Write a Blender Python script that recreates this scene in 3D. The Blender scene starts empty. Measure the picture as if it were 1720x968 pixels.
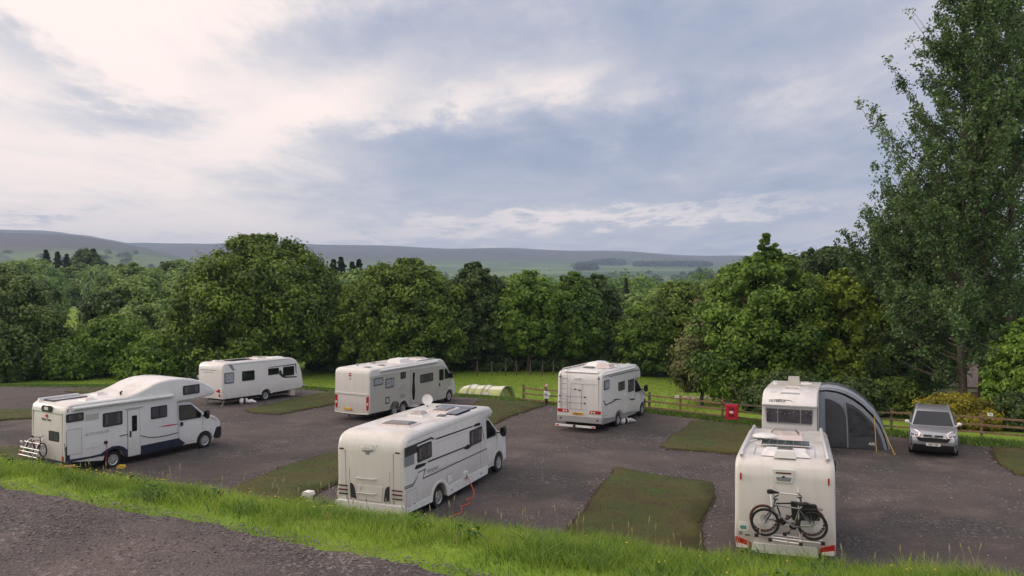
import bpy, bmesh, math, random
import numpy as np
from mathutils import Vector, Matrix, geometry
PI=math.pi
rad=math.radians
scene=bpy.context.scene
COL=scene.collection
random.seed(7)
RNG=np.random.default_rng(7)

# ------------------------------------------------------------------ materials
def node_mat(name):
    m=bpy.data.materials.new(name); m.use_nodes=True
    return m,m.node_tree,m.node_tree.nodes['Principled BSDF']
def mat(name,col,rough=.5,metal=0,coat=0,spec=.5,noise=0,nscale=6,bump=0,trans=0,emit=None):
    m,nt,b=node_mat(name)
    b.inputs['Base Color'].default_value=(*col,1)
    b.inputs['Roughness'].default_value=rough
    b.inputs['Metallic'].default_value=metal
    b.inputs['Coat Weight'].default_value=coat
    b.inputs['Specular IOR Level'].default_value=spec
    tc=nt.nodes.new('ShaderNodeTexCoord')
    if noise:
        n=nt.nodes.new('ShaderNodeTexNoise'); n.inputs['Scale'].default_value=nscale; n.inputs['Detail'].default_value=6
        nt.links.new(tc.outputs['Object'],n.inputs['Vector'])
        mx=nt.nodes.new('ShaderNodeMix'); mx.data_type='RGBA'
        mr=nt.nodes.new('ShaderNodeMapRange'); mr.inputs[1].default_value=.35; mr.inputs[2].default_value=.7
        nt.links.new(n.outputs['Fac'],mr.inputs[0]); nt.links.new(mr.outputs[0],mx.inputs[0])
        mx.inputs[6].default_value=(*[c*(1-noise) for c in col],1); mx.inputs[7].default_value=(*[min(1,c*(1+noise*.5)) for c in col],1)
        nt.links.new(mx.outputs[2],b.inputs['Base Color'])
        if bump:
            bp=nt.nodes.new('ShaderNodeBump'); bp.inputs['Strength'].default_value=bump; bp.inputs['Distance'].default_value=.02
            nt.links.new(n.outputs['Fac'],bp.inputs['Height']); nt.links.new(bp.outputs[0],b.inputs['Normal'])
    return m
def white_panel(name,col,streak=.09):
    """coach-built bodywork: slightly dirty gel coat with vertical rain streaks and roof grime"""
    m,nt,b=node_mat(name); L=nt.links.new
    b.inputs['Roughness'].default_value=.32; b.inputs['Coat Weight'].default_value=.25
    tc=nt.nodes.new('ShaderNodeTexCoord')
    mp=nt.nodes.new('ShaderNodeMapping'); mp.inputs['Scale'].default_value=(3,3,.25); L(tc.outputs['Object'],mp.inputs[0])
    n=nt.nodes.new('ShaderNodeTexNoise'); n.inputs['Scale'].default_value=3; n.inputs['Detail'].default_value=8; L(mp.outputs[0],n.inputs[0])
    n2=nt.nodes.new('ShaderNodeTexNoise'); n2.inputs['Scale'].default_value=1.3; n2.inputs['Detail'].default_value=5; L(tc.outputs['Object'],n2.inputs[0])
    g=nt.nodes.new('ShaderNodeNewGeometry'); sp=nt.nodes.new('ShaderNodeSeparateXYZ'); L(g.outputs['Normal'],sp.inputs[0])
    top=nt.nodes.new('ShaderNodeMapRange'); top.inputs[1].default_value=.6; top.inputs[2].default_value=.95; L(sp.outputs['Z'],top.inputs[0])
    mr=nt.nodes.new('ShaderNodeMapRange'); mr.inputs[1].default_value=.45; mr.inputs[2].default_value=.8; L(n.outputs['Fac'],mr.inputs[0])
    m1=nt.nodes.new('ShaderNodeMix'); m1.data_type='RGBA'; L(mr.outputs[0],m1.inputs[0])
    m1.inputs[6].default_value=(*col,1); m1.inputs[7].default_value=(*[c*(1-streak) for c in col],1)
    mr2=nt.nodes.new('ShaderNodeMapRange'); mr2.inputs[1].default_value=.45; mr2.inputs[2].default_value=.7; L(n2.outputs['Fac'],mr2.inputs[0])
    mu=nt.nodes.new('ShaderNodeMath'); mu.operation='MULTIPLY'; L(mr2.outputs[0],mu.inputs[0]); L(top.outputs[0],mu.inputs[1])
    mu2=nt.nodes.new('ShaderNodeMath'); mu2.operation='MULTIPLY'; mu2.inputs[1].default_value=.8; L(mu.outputs[0],mu2.inputs[0])
    m2=nt.nodes.new('ShaderNodeMix'); m2.data_type='RGBA'; L(mu2.outputs[0],m2.inputs[0]); L(m1.outputs[2],m2.inputs[6])
    m2.inputs[7].default_value=(col[0]*.66,col[1]*.6,col[2]*.55,1)
    # road dirt thrown up over the lower panels
    so=nt.nodes.new('ShaderNodeSeparateXYZ'); L(tc.outputs['Object'],so.inputs[0])
    lz=nt.nodes.new('ShaderNodeMapRange'); lz.inputs[1].default_value=.25; lz.inputs[2].default_value=1.15; lz.inputs[3].default_value=1; lz.inputs[4].default_value=0; L(so.outputs['Z'],lz.inputs[0])
    n3=nt.nodes.new('ShaderNodeTexNoise'); n3.inputs['Scale'].default_value=4; n3.inputs['Detail'].default_value=8; L(tc.outputs['Object'],n3.inputs[0])
    m3=nt.nodes.new('ShaderNodeMath'); m3.operation='MULTIPLY'; L(lz.outputs[0],m3.inputs[0]); L(n3.outputs['Fac'],m3.inputs[1])
    m4=nt.nodes.new('ShaderNodeMix'); m4.data_type='RGBA'; L(m3.outputs[0],m4.inputs[0]); L(m2.outputs[2],m4.inputs[6]); m4.inputs[7].default_value=(col[0]*.55,col[1]*.52,col[2]*.48,1)
    L(m4.outputs[2],b.inputs['Base Color'])
    return m
M={}
M['curtain']=mat('curtain_behind_glass',(.13,.12,.11),.3,noise=.4,nscale=12)
M['white']=white_panel('white_bodywork',(.70,.69,.685))
M['cream']=white_panel('warm_white_bodywork',(.67,.65,.635))
M['beige']=mat('champagne_side_panel',(.47,.455,.41),.35,coat=.2,noise=.06,nscale=2)
M['offwhite']=mat('white_plastic_trim',(.72,.72,.71),.4,noise=.08,nscale=5)
M['greyplastic']=mat('grey_plastic',(.30,.31,.32),.5,noise=.15)
M['silver']=mat('silver_metal',(.60,.61,.63),.3,metal=.7)
M['alu']=mat('brushed_aluminium',(.66,.66,.67),.35,metal=.5)
M['black']=mat('black_plastic',(.014,.014,.016),.45,noise=.2)
M['rubber']=mat('tyre_rubber',(.018,.017,.018),.85,noise=.4,nscale=20)
M['glass']=mat('dark_tinted_glass',(.010,.012,.014),.08,spec=.45)
M['greyglass']=mat('grey_acrylic_window',(.075,.072,.085),.12,spec=.7,noise=.35,nscale=3)
M['blind']=mat('pale_window_blind',(.35,.37,.41),.5,noise=.3,nscale=8)
M['navy']=mat('navy_skirt',(.016,.022,.045),.3,coat=.2)
M['red']=mat('red_lens',(.40,.010,.014),.25,coat=.3)
M['clear']=mat('clear_lens',(.75,.68,.66),.15,coat=.5)
M['redgraphic']=mat('red_graphic',(.45,.02,.03),.35)
M['graphite']=mat('graphite_graphic',(.035,.037,.045),.35)
M['greygraphic']=mat('grey_graphic',(.22,.23,.25),.4)
M['line']=mat('panel_gap',(.28,.275,.27),.7)
M['plateY']=mat('yellow_number_plate',(.62,.36,.04),.4)
M['plateW']=mat('white_number_plate',(.78,.78,.74),.4)
M['solar']=mat('solar_cells',(.02,.024,.045),.12,spec=.8,noise=.5,nscale=14)
M['rooflight']=mat('rooflight_acrylic',(.42,.38,.37),.15,spec=.6,noise=.2,nscale=4)
M['pinkish']=mat('roof_vent_plastic',(.62,.54,.52),.4,noise=.15)
M['chassis']=mat('underbody_dark',(.02,.02,.021),.8,noise=.3)
M['carpaint']=mat('silver_car_paint',(.34,.35,.39),.25,metal=.45,coat=.6)
M['chrome']=mat('chrome',(.75,.75,.77),.1,metal=1)
M['wood']=mat('weathered_timber',(.25,.155,.095),.85,noise=.45,nscale=9,bump=.4)
M['greenwood']=mat('algae_timber',(.15,.125,.075),.85,noise=.5,nscale=7,bump=.4)
M['bark']=mat('bark',(.11,.085,.065),.9,noise=.5,nscale=8,bump=.8)
M['palebark']=mat('pale_bark',(.135,.11,.085),.9,noise=.5,nscale=6,bump=.8)
M['awngrey']=mat('grey_awning_fabric',(.25,.28,.325),.75,noise=.12,nscale=2.5,bump=1)
M['awndark']=mat('charcoal_awning_fabric',(.055,.062,.075),.6,noise=.25,nscale=2.2,bump=1.5)
M['awnglass']=mat('clear_awning_window',(.05,.053,.063),.15,spec=.8,noise=.5,nscale=3,bump=1.5)
M['yellowrope']=mat('yellow_guy_line',(.62,.40,.06),.6)
M['orangecable']=mat('orange_mains_cable',(.75,.12,.05),.5)
M['tentcream']=mat('cream_tent_fabric',(.62,.63,.52),.7,noise=.08)
M['tentlime']=mat('lime_tent_fabric',(.34,.37,.14),.7,noise=.1)
M['tentgrey']=mat('grey_tent_panel',(.36,.35,.35),.6,noise=.25,nscale=4)
M['firered']=mat('red_cabinet_paint',(.55,.015,.05),.35,coat=.3,noise=.08)
M['darkred']=mat('dark_red_lettering',(.10,.006,.01),.5)
M['stonewhite']=mat('rendered_wall',(.62,.59,.55),.8,noise=.15,nscale=2)
M['rooftile']=mat('brown_roof_tiles',(.13,.10,.09),.8,noise=.4,nscale=5,bump=.6)
M['slab']=mat('pale_stone',(.42,.38,.29),.85,noise=.3,nscale=6,bump=.5)
M['logwood']=mat('split_log_wood',(.32,.17,.10),.9,noise=.4,nscale=10,bump=.8)
M['petal']=mat('buttercup_petals',(.75,.55,.03),.5)
M['brown']=mat('brown_tyre_wall',(.10,.045,.035),.8)
M['bikegrey']=mat('grey_bike_paint',(.22,.23,.24),.3,metal=.5)
M['sticker']=mat('teal_sticker',(.10,.28,.28),.5)

def foliage(name,dark,light,trans=.32,rough=.55):
    m,nt,b=node_mat(name); L=nt.links.new
    at=nt.nodes.new('ShaderNodeAttribute'); at.attribute_name='tint'
    mx=nt.nodes.new('ShaderNodeMix'); mx.data_type='RGBA'; L(at.outputs['Fac'],mx.inputs[0])
    mx.inputs[6].default_value=(*dark,1); mx.inputs[7].default_value=(*light,1)
    L(mx.outputs[2],b.inputs['Base Color']); b.inputs['Roughness'].default_value=rough
    b.inputs['Specular IOR Level'].default_value=.3
    tr=nt.nodes.new('ShaderNodeBsdfTranslucent'); L(mx.outputs[2],tr.inputs[0])
    ms=nt.nodes.new('ShaderNodeMixShader'); ms.inputs[0].default_value=trans
    out=nt.nodes['Material Output']
    L(b.outputs[0],ms.inputs[1]); L(tr.outputs[0],ms.inputs[2]); L(ms.outputs[0],out.inputs['Surface'])
    return m
F={}
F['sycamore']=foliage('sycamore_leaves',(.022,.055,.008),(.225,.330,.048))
F['green']=foliage('fresh_green_leaves',(.032,.085,.010),(.24,.39,.052))
F['yellowgreen']=foliage('yellow_green_leaves',(.075,.130,.014),(.30,.40,.045))
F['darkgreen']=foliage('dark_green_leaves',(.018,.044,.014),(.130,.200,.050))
F['conifer']=foliage('conifer_needles',(.016,.032,.018),(.065,.090,.040),.1)
F['brownish']=foliage('brownish_leaves',(.050,.075,.022),(.26,.26,.10))
F['pinkgreen']=foliage('olive_leaves',(.034,.075,.020),(.21,.29,.085))
F['poplar']=foliage('poplar_leaves',(.036,.080,.026),(.21,.33,.11),.3,.4)
F['hazed_midgreen']=foliage('hazed_mid_leaves',(.070,.135,.036),(.28,.40,.105))  # mid-distance trees: distance haze put into the leaf colour as a paler green
F['hazed_midlight']=foliage('hazed_light_leaves',(.085,.16,.045),(.29,.43,.12))  # lighter green trees, paled further by haze put into the colour
F['gorse']=foliage('yellow_shrub_leaves',(.13,.13,.014),(.42,.36,.028))
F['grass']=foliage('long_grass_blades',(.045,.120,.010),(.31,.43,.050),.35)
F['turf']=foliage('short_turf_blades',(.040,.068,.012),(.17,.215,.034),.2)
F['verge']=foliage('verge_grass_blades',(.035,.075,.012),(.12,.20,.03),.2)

def zone_mat(name,cols,scales,rough=.9,bump=.5,bscale=40,bdist=.02,speck=None):
    """natural ground: two broad noises blend three colours, fine noise breaks it up"""
    m,nt,b=node_mat(name); L=nt.links.new
    b.inputs['Roughness'].default_value=rough; b.inputs['Specular IOR Level'].default_value=.25
    g=nt.nodes.new('ShaderNodeNewGeometry')
    def noise(s,d=6,lo=.4,hi=.6,r=.6):
        n=nt.nodes.new('ShaderNodeTexNoise'); n.inputs['Scale'].default_value=s; n.inputs['Detail'].default_value=d; n.inputs['Roughness'].default_value=r
        L(g.outputs['Position'],n.inputs[0])
        r_=nt.nodes.new('ShaderNodeMapRange'); r_.inputs[1].default_value=lo; r_.inputs[2].default_value=hi; L(n.outputs['Fac'],r_.inputs[0])
        return n.outputs['Fac'],r_.outputs[0]
    def mix(f,a,c):
        x=nt.nodes.new('ShaderNodeMix'); x.data_type='RGBA'
        if isinstance(f,float): x.inputs[0].default_value=f
        else: L(f,x.inputs[0])
        for k,v in ((6,a),(7,c)):
            if isinstance(v,tuple): x.inputs[k].default_value=(*v,1)
            else: L(v,x.inputs[k])
        return x.outputs[2]
    c=mix(noise(scales[0])[1],cols[0],cols[1])
    c=mix(noise(scales[1],lo=.5,hi=.68)[1],c,cols[2])
    f,ff=noise(bscale,4,.3,.75,.7)
    dk=nt.nodes.new('ShaderNodeMix'); dk.data_type='RGBA'; dk.blend_type='MULTIPLY'; dk.inputs[0].default_value=.75
    rp=nt.nodes.new('ShaderNodeMix'); rp.data_type='RGBA'; L(ff,rp.inputs[0]); rp.inputs[6].default_value=(.55,.55,.55,1); rp.inputs[7].default_value=(1.45,1.45,1.45,1); rp.clamp_result=False
    L(c,dk.inputs[6]); L(rp.outputs[2],dk.inputs[7]); c=dk.outputs[2]
    hsrc=f
    if speck:
        v=nt.nodes.new('ShaderNodeTexVoronoi'); v.inputs['Scale'].default_value=speck[0]; L(g.outputs['Position'],v.inputs['Vector'])
        cr=nt.nodes.new('ShaderNodeSeparateColor'); L(v.outputs['Color'],cr.inputs[0])
        gt=nt.nodes.new('ShaderNodeMapRange'); gt.inputs[1].default_value=speck[1]; gt.inputs[2].default_value=1; L(cr.outputs[0],gt.inputs[0])
        # stones gather in patches
        pm=nt.nodes.new('ShaderNodeMath'); pm.operation='MULTIPLY'; L(gt.outputs[0],pm.inputs[0]); L(noise(.45,5,.42,.62)[1],pm.inputs[1])
        c=mix(pm.outputs[0],c,speck[2])
        ad=nt.nodes.new('ShaderNodeMath'); ad.operation='ADD'; L(f,ad.inputs[0]); L(v.outputs['Distance'],ad.inputs[1]); hsrc=ad.outputs[0]
    L(c,b.inputs['Base Color'])
    bp=nt.nodes.new('ShaderNodeBump'); bp.inputs['Strength'].default_value=bump; bp.inputs['Distance'].default_value=bdist
    L(hsrc,bp.inputs['Height']); L(bp.outputs[0],b.inputs['Normal'])
    return m
M['lot']=zone_mat('purple_brown_gravel',((.088,.074,.071),(.056,.051,.051),(.114,.092,.085)),(.22,.5),bump=.9,bscale=14,bdist=.03,speck=(16,.80,(.18,.165,.165)))
M['road']=zone_mat('road_gravel',((.138,.115,.110),(.088,.077,.076),(.168,.130,.118)),(.5,.9),bump=1,bscale=45,bdist=.02,speck=(38,.72,(.27,.25,.25)))
M['turf']=zone_mat('mossy_turf',((.075,.068,.024),(.048,.074,.018),(.070,.042,.024)),(.7,1.4),bump=.8,bscale=18,bdist=.03)
M['soil']=zone_mat('bare_soil',((.042,.026,.018),(.055,.036,.024),(.035,.024,.018)),(.9,1.7),bump=.9,bscale=16,bdist=.04)

# ------------------------------------------------------------------ objects
def tag(o,label=None,cat=None,group=None,kind=None):
    if label: o['label']=label
    if cat: o['category']=cat
    if group: o['group']=group
    if kind: o['kind']=kind
    return o
def empty(name,loc=(0,0,0),rot=(0,0,0),label=None,cat=None,group=None):
    o=bpy.data.objects.new(name,None); COL.objects.link(o); o.location=loc; o.rotation_euler=rot
    o.empty_display_size=.3
    return tag(o,label,cat,group)
class MB:
    def __init__(s): s.v=[]; s.f=[]; s.mi=[]
    def add(s,v,f,m=0):
        k=len(s.v); s.v+= [tuple(p) for p in v]; s.f+=[tuple(i+k for i in q) for q in f]; s.mi+=[m]*len(f); return s
    def prism(s,pts,axis,a,b,m=0):
        """2-D polygon extruded along an axis between a and b"""
        n=len(pts)
        def P(p,t): return {0:(t,p[0],p[1]),1:(p[0],t,p[1]),2:(p[0],p[1],t)}[axis]
        v=[P(p,a) for p in pts]+[P(p,b) for p in pts]
        f=[tuple(range(n)),tuple(range(2*n-1,n-1,-1))]+[(i,i+n,(i+1)%n+n,(i+1)%n) for i in range(n)]
        return s.add(v,f,m)
    def box(s,c,d,m=0,rz=0):
        x,y,z=[k/2 for k in d]; ca,sa=math.cos(rz),math.sin(rz)
        v=[]
        for k in (-z,z):
            for i,j in ((-x,-y),(x,-y),(x,y),(-x,y)):
                v.append((c[0]+i*ca-j*sa,c[1]+i*sa+j*ca,c[2]+k))
        return s.add(v,[(3,2,1,0),(4,5,6,7),(0,1,5,4),(1,2,6,5),(2,3,7,6),(3,0,4,7)],m)
    def tube(s,pts,r,seg=8,m=0,cap=True):
        pts=[Vector(p) for p in pts]; n=len(pts)
        rs=r if isinstance(r,(list,tuple)) else [r]*n
        V=[];ref=None
        for i,p in enumerate(pts):
            t=(pts[min(i+1,n-1)]-pts[max(i-1,0)]).normalized()
            if ref is None: ref=Vector((0,0,1)) if abs(t.z)<.9 else Vector((1,0,0))
            u=(ref-t*ref.dot(t))
            if u.length<1e-4: u=t.orthogonal()
            u.normalize(); w=t.cross(u); ref=u
            for k in range(seg):
                a=2*PI*k/seg; V.append(p+(u*math.cos(a)+w*math.sin(a))*rs[i])
        Fc=[]
        for i in range(n-1):
            for k in range(seg):
                a=i*seg+k; b=i*seg+(k+1)%seg; Fc.append((a,b,b+seg,a+seg))
        if cap: Fc+=[tuple(range(seg-1,-1,-1)),tuple(range((n-1)*seg,n*seg))]
        return s.add(V,Fc,m)
    def lathe(s,prof,c,axis=1,seg=24,m=0):
        """prof: (radius, offset along axis)"""
        V=[]
        for k in range(seg):
            a=2*PI*k/seg
            for r,o in prof:
                u,w=r*math.cos(a),r*math.sin(a)
                V.append({1:(c[0]+u,c[1]+o,c[2]+w),2:(c[0]+u,c[1]+w,c[2]+o),0:(c[0]+o,c[1]+u,c[2]+w)}[axis])
        n=len(prof); Fc=[]
        for k in range(seg):
            for j in range(n-1):
                a=k*n+j; b=((k+1)%seg)*n+j; Fc.append((a,a+1,b+1,b))
        return s.add(V,Fc,m)
    def build(s,name,mats,parent=None,smooth=32):
        me=bpy.data.meshes.new(name); me.from_pydata(s.v,[],s.f)
        if not isinstance(mats,(list,tuple)): mats=[mats]
        for q in mats: me.materials.append(q)
        if len(mats)>1: me.polygons.foreach_set('material_index',s.mi)
        bm=bmesh.new(); bm.from_mesh(me)
        bmesh.ops.recalc_face_normals(bm,faces=bm.faces); bm.to_mesh(me); bm.free()
        if smooth:
            me.polygons.foreach_set('use_smooth',[True]*len(me.polygons))
            me.set_sharp_from_angle(angle=rad(smooth))
        me.update()
        o=bpy.data.objects.new(name,me); COL.objects.link(o)
        if parent: o.parent=parent
        return o
def copy_tree(o,parent=None):
    c=o.copy(); COL.objects.link(c); c.parent=parent
    for ch in [q for q in bpy.data.objects if q.parent==o]: copy_tree(ch,c)
    return c
def rr(pts,r,seg=3):
    """round the corners of a polygon"""
    out=[];n=len(pts)
    for i in range(n):
        p=Vector(pts[i]); a=Vector(pts[i-1])-p; b=Vector(pts[(i+1)%n])-p
        d=min(r,a.length*.45,b.length*.45); A=p+a.normalized()*d; B=p+b.normalized()*d
        for k in range(seg+1):
            t=k/seg; q=A*(1-t)**2+p*2*t*(1-t)+B*t*t; out.append((q.x,q.y))
    return out
def text_mesh(name,s,size,m,parent,origin,xd,up,bold=0,shear=0,depth=.002,align='CENTER'):
    cu=bpy.data.curves.new(name,'FONT'); cu.body=s; cu.size=size; cu.align_x=align; cu.align_y='CENTER'
    cu.extrude=depth; cu.offset=bold; cu.shear=shear; cu.resolution_u=2
    t=bpy.data.objects.new('tmp',cu); me=bpy.data.meshes.new_from_object(t)
    bpy.data.objects.remove(t); me.name=name; me.materials.clear(); me.materials.append(m)
    xd=Vector(xd).normalized(); up=Vector(up); up=(up-xd*up.dot(xd)).normalized(); z=xd.cross(up)
    T=Matrix((( xd.x,up.x,z.x,origin[0]),(xd.y,up.y,z.y,origin[1]),(xd.z,up.z,z.z,origin[2]),(0,0,0,1)))
    me.transform(T)
    o=bpy.data.objects.new(name,me); COL.objects.link(o); o.parent=parent
    return o

# ------------------------------------------------------------------ terrain
GA,GB,GC=-6.8583,.004685,-.019167
WH=np.array([(-16.49,32.34,-.014),(-14.24,36.02,.05),(-16.31,51.58,0),(-14.67,54.1,0),(-7.35,44.7,.042),(-4.72,49.59,.171),(-3.29,25.62,.119),(-1.43,29.93,.268),
 (4.28,41.08,.027),(6.11,44.5,.038),(7.3,21.63,-.012),(8.64,25.4,-.088),(12.37,35.88,-.054),(13.94,39.56,-.096),(17.42,33.71,0),(18.59,36.05,.064)])
def lot(x,y):
    x=np.asarray(x,float); y=np.asarray(y,float)
    w=np.exp(-((x[...,None]-WH[:,0])**2+(y[...,None]-WH[:,1])**2)/(2*2.6**2))
    return GA+GB*x+GC*y+(w*WH[:,2]).sum(-1)/(w.sum(-1)+.12)
BE=np.array([(-60,60.5),(-36.5,59.2),(-28,58.4),(-14.5,56.8),(-12.1,55.2),(-3.8,51.5),(.3,49.3),(2.4,48),(7.5,44.8),(9.4,43.2),(11.9,41.4),(17.5,37.6),(20.5,34.8),(25,32),(34,28),(50,22)])
def SS(u):
    u=np.clip(u,0,1); return u*u*(3-2*u)
RD=[(-1000,392),(0,392),(100,393.5),(150,398),(190,406),(215,412.5),(350,413.5),(500,415),(700,418),(860,423),(1000,428),(1180,433),(1300,434),(1720,433),(3000,430)]
def H(x,y):
    x=np.asarray(x,float); y=np.asarray(y,float)
    s=.447*x+.894*y; t=.894*x-.447*y
    zc=np.interp(t,[-20,-12.5,-7.8,-3.8,-1.5,.7,8],[-2.85,-2.77,-2.70,-2.58,-2.49,-2.32,-2.1])-.085
    lz=lot(x,y)
    u=np.clip((s-5.2)/2.2,0,1); mound=-2.2+(zc+2.2)*SS(u)+.10*np.sin(PI*u)
    g=1-(1-np.clip((s-7.4)/8.1,0,1))**1.6
    z=np.where(s<7.4,mound,zc+(lz-zc)*g)
    z=np.where(s<5.2,-2.2-.01*np.clip(5.2-s,0,4),z)
    d=(y-np.interp(x,BE[:,0],BE[:,1]))*.87
    k=SS((x-6)/12)
    drop=1.65*SS((d-.6)/8)*(1-k)+(1.9*SS((d-4)/26)+.25*SS((d-.6)/4))*k
    z=z-drop
    r=np.hypot(x,y)
    far=SS((r-70)/60)
    base=-9.9-5.9*SS((r-160)/350)+.8*np.sin(x*.021+1)*np.sin(y*.017)
    # far hills: height of the moor edge by bearing
    px=860+1374*x/np.maximum(y,1)
    el=np.interp(px,[a for a,b in RD],[(461-b)/1374 for a,b in RD])
    Y=y; R0,R1=1500.,5200.
    u=np.clip((Y-R0)/(R1-R0),0,1)
    top=el*R1+18+7*np.sin(x*.0031)+5*np.sin(x*.0083+2)
    hz=base+(top-base)*(u**1.5)
    hz=np.where(Y>R1,top-(Y-R1)*.02,hz)
    # nearer shoulder of moor on the left
    e2=np.interp(px,[-1000,0,100,150,190,230,280,340,400],[ (461-v)/1374 for v in (392,392,393.5,398,405,412,424,445,470)])
    u2=np.clip((Y-1100)/(3200-1100),0,1); t2=e2*3200
    h2=np.where(Y>3200,t2-(Y-3200)*.03,base+(t2-base)*u2**1.3)
    h2=np.where((px<420),h2,-100)
    hill=np.where(Y>1000,np.maximum(hz,h2),base)
    hill=hill+np.where(Y>1200,9*np.sin(x*.004+y*.0012)*np.sin(y*.0021),0)*SS((Y-1300)/800)*(1-SS((Y-4000)/1000))
    return z*(1-far)+hill*far
def Hs(x,y): return float(H(x,y))
def inpoly(x,y,P):
    x=np.asarray(x);y=np.asarray(y); c=np.zeros(x.shape,bool); n=len(P)
    for i in range(n):
        x0,y0=P[i-1]; x1,y1=P[i]
        if y0==y1: continue
        c^=((y0>y)!=(y1>y))&(x<(x1-x0)*(y-y0)/(y1-y0)+x0)
    return c
def st(s,t): return (.447*s+.894*t,.894*s-.447*t)
def rough_outline(P,step=.35,amp=.10,seed=1):
    rg=np.random.default_rng(seed); out=[]; n=len(P)
    for i in range(n):
        a=np.array(P[i],float); b=np.array(P[(i+1)%n],float); L=np.linalg.norm(b-a)
        if L<1e-6: continue
        k=max(1,int(L/step)); nrm=np.array([b[1]-a[1],a[0]-b[0]])/L
        ph=rg.uniform(0,6,3)
        for j in range(k):
            t=j/k; q=a+(b-a)*t; d=L*t
            w=amp*(rg.uniform(-.6,.6)+.8*math.sin(d*1.1+ph[0])+.5*math.sin(d*2.7+ph[1]))
            out.append(tuple(q+nrm*w))
    return out
def sheet(name,P,m,dz,grid=1.2,zf=H,skirt=0.0,seed=1):
    P=list(P); xs=[p[0] for p in P]; ys=[p[1] for p in P]
    gx,gy=np.meshgrid(np.arange(min(xs),max(xs),grid),np.arange(min(ys),max(ys),grid))
    gx=gx.ravel();gy=gy.ravel(); rg=np.random.default_rng(seed); gx=gx+rg.uniform(-.2,.2,gx.shape)*grid; gy=gy+rg.uniform(-.2,.2,gy.shape)*grid
    k=inpoly(gx,gy,P); pts=[Vector(p) for p in P]+[Vector((a,b)) for a,b in zip(gx[k],gy[k])]
    r=geometry.delaunay_2d_cdt(pts,[],[list(range(len(P)))],1,1e-5)
    vx=np.array([v.x for v in r[0]]);vy=np.array([v.y for v in r[0]]); vz=zf(vx,vy)+dz
    V=list(zip(vx.tolist(),vy.tolist(),vz.tolist())); Fc=[tuple(f) for f in r[2]]
    me=bpy.data.meshes.new(name); me.from_pydata(V,[],Fc); me.materials.append(m)
    bm=bmesh.new(); bm.from_mesh(me)
    if skirt:
        be=[e for e in bm.edges if len(e.link_faces)==1]
        ge=bmesh.ops.extrude_edge_only(bm,edges=be)['geom']
        for v in ge:
            if isinstance(v,bmesh.types.BMVert): v.co.z-=skirt
    bmesh.ops.recalc_face_normals(bm,faces=bm.faces)
    up=sum(f.normal.z for f in bm.faces)
    if up<0: bmesh.ops.reverse_faces(bm,faces=bm.faces)
    bm.to_mesh(me); bm.free()
    me.polygons.foreach_set('use_smooth',[True]*len(me.polygons)); me.update()
    o=bpy.data.objects.new(name,me); COL.objects.link(o); tag(o,kind='structure')
    return o
front=[st(15.3,t) for t in (-60,-45,-30,-20,-10,0,10,20,34)]
LOT=[(-60,60)]+[tuple(p) for p in BE[1:-1]]+front[::-1]
LOT=[p for p in LOT]
LOTR=rough_outline(LOT,.5,.12,3)

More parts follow.
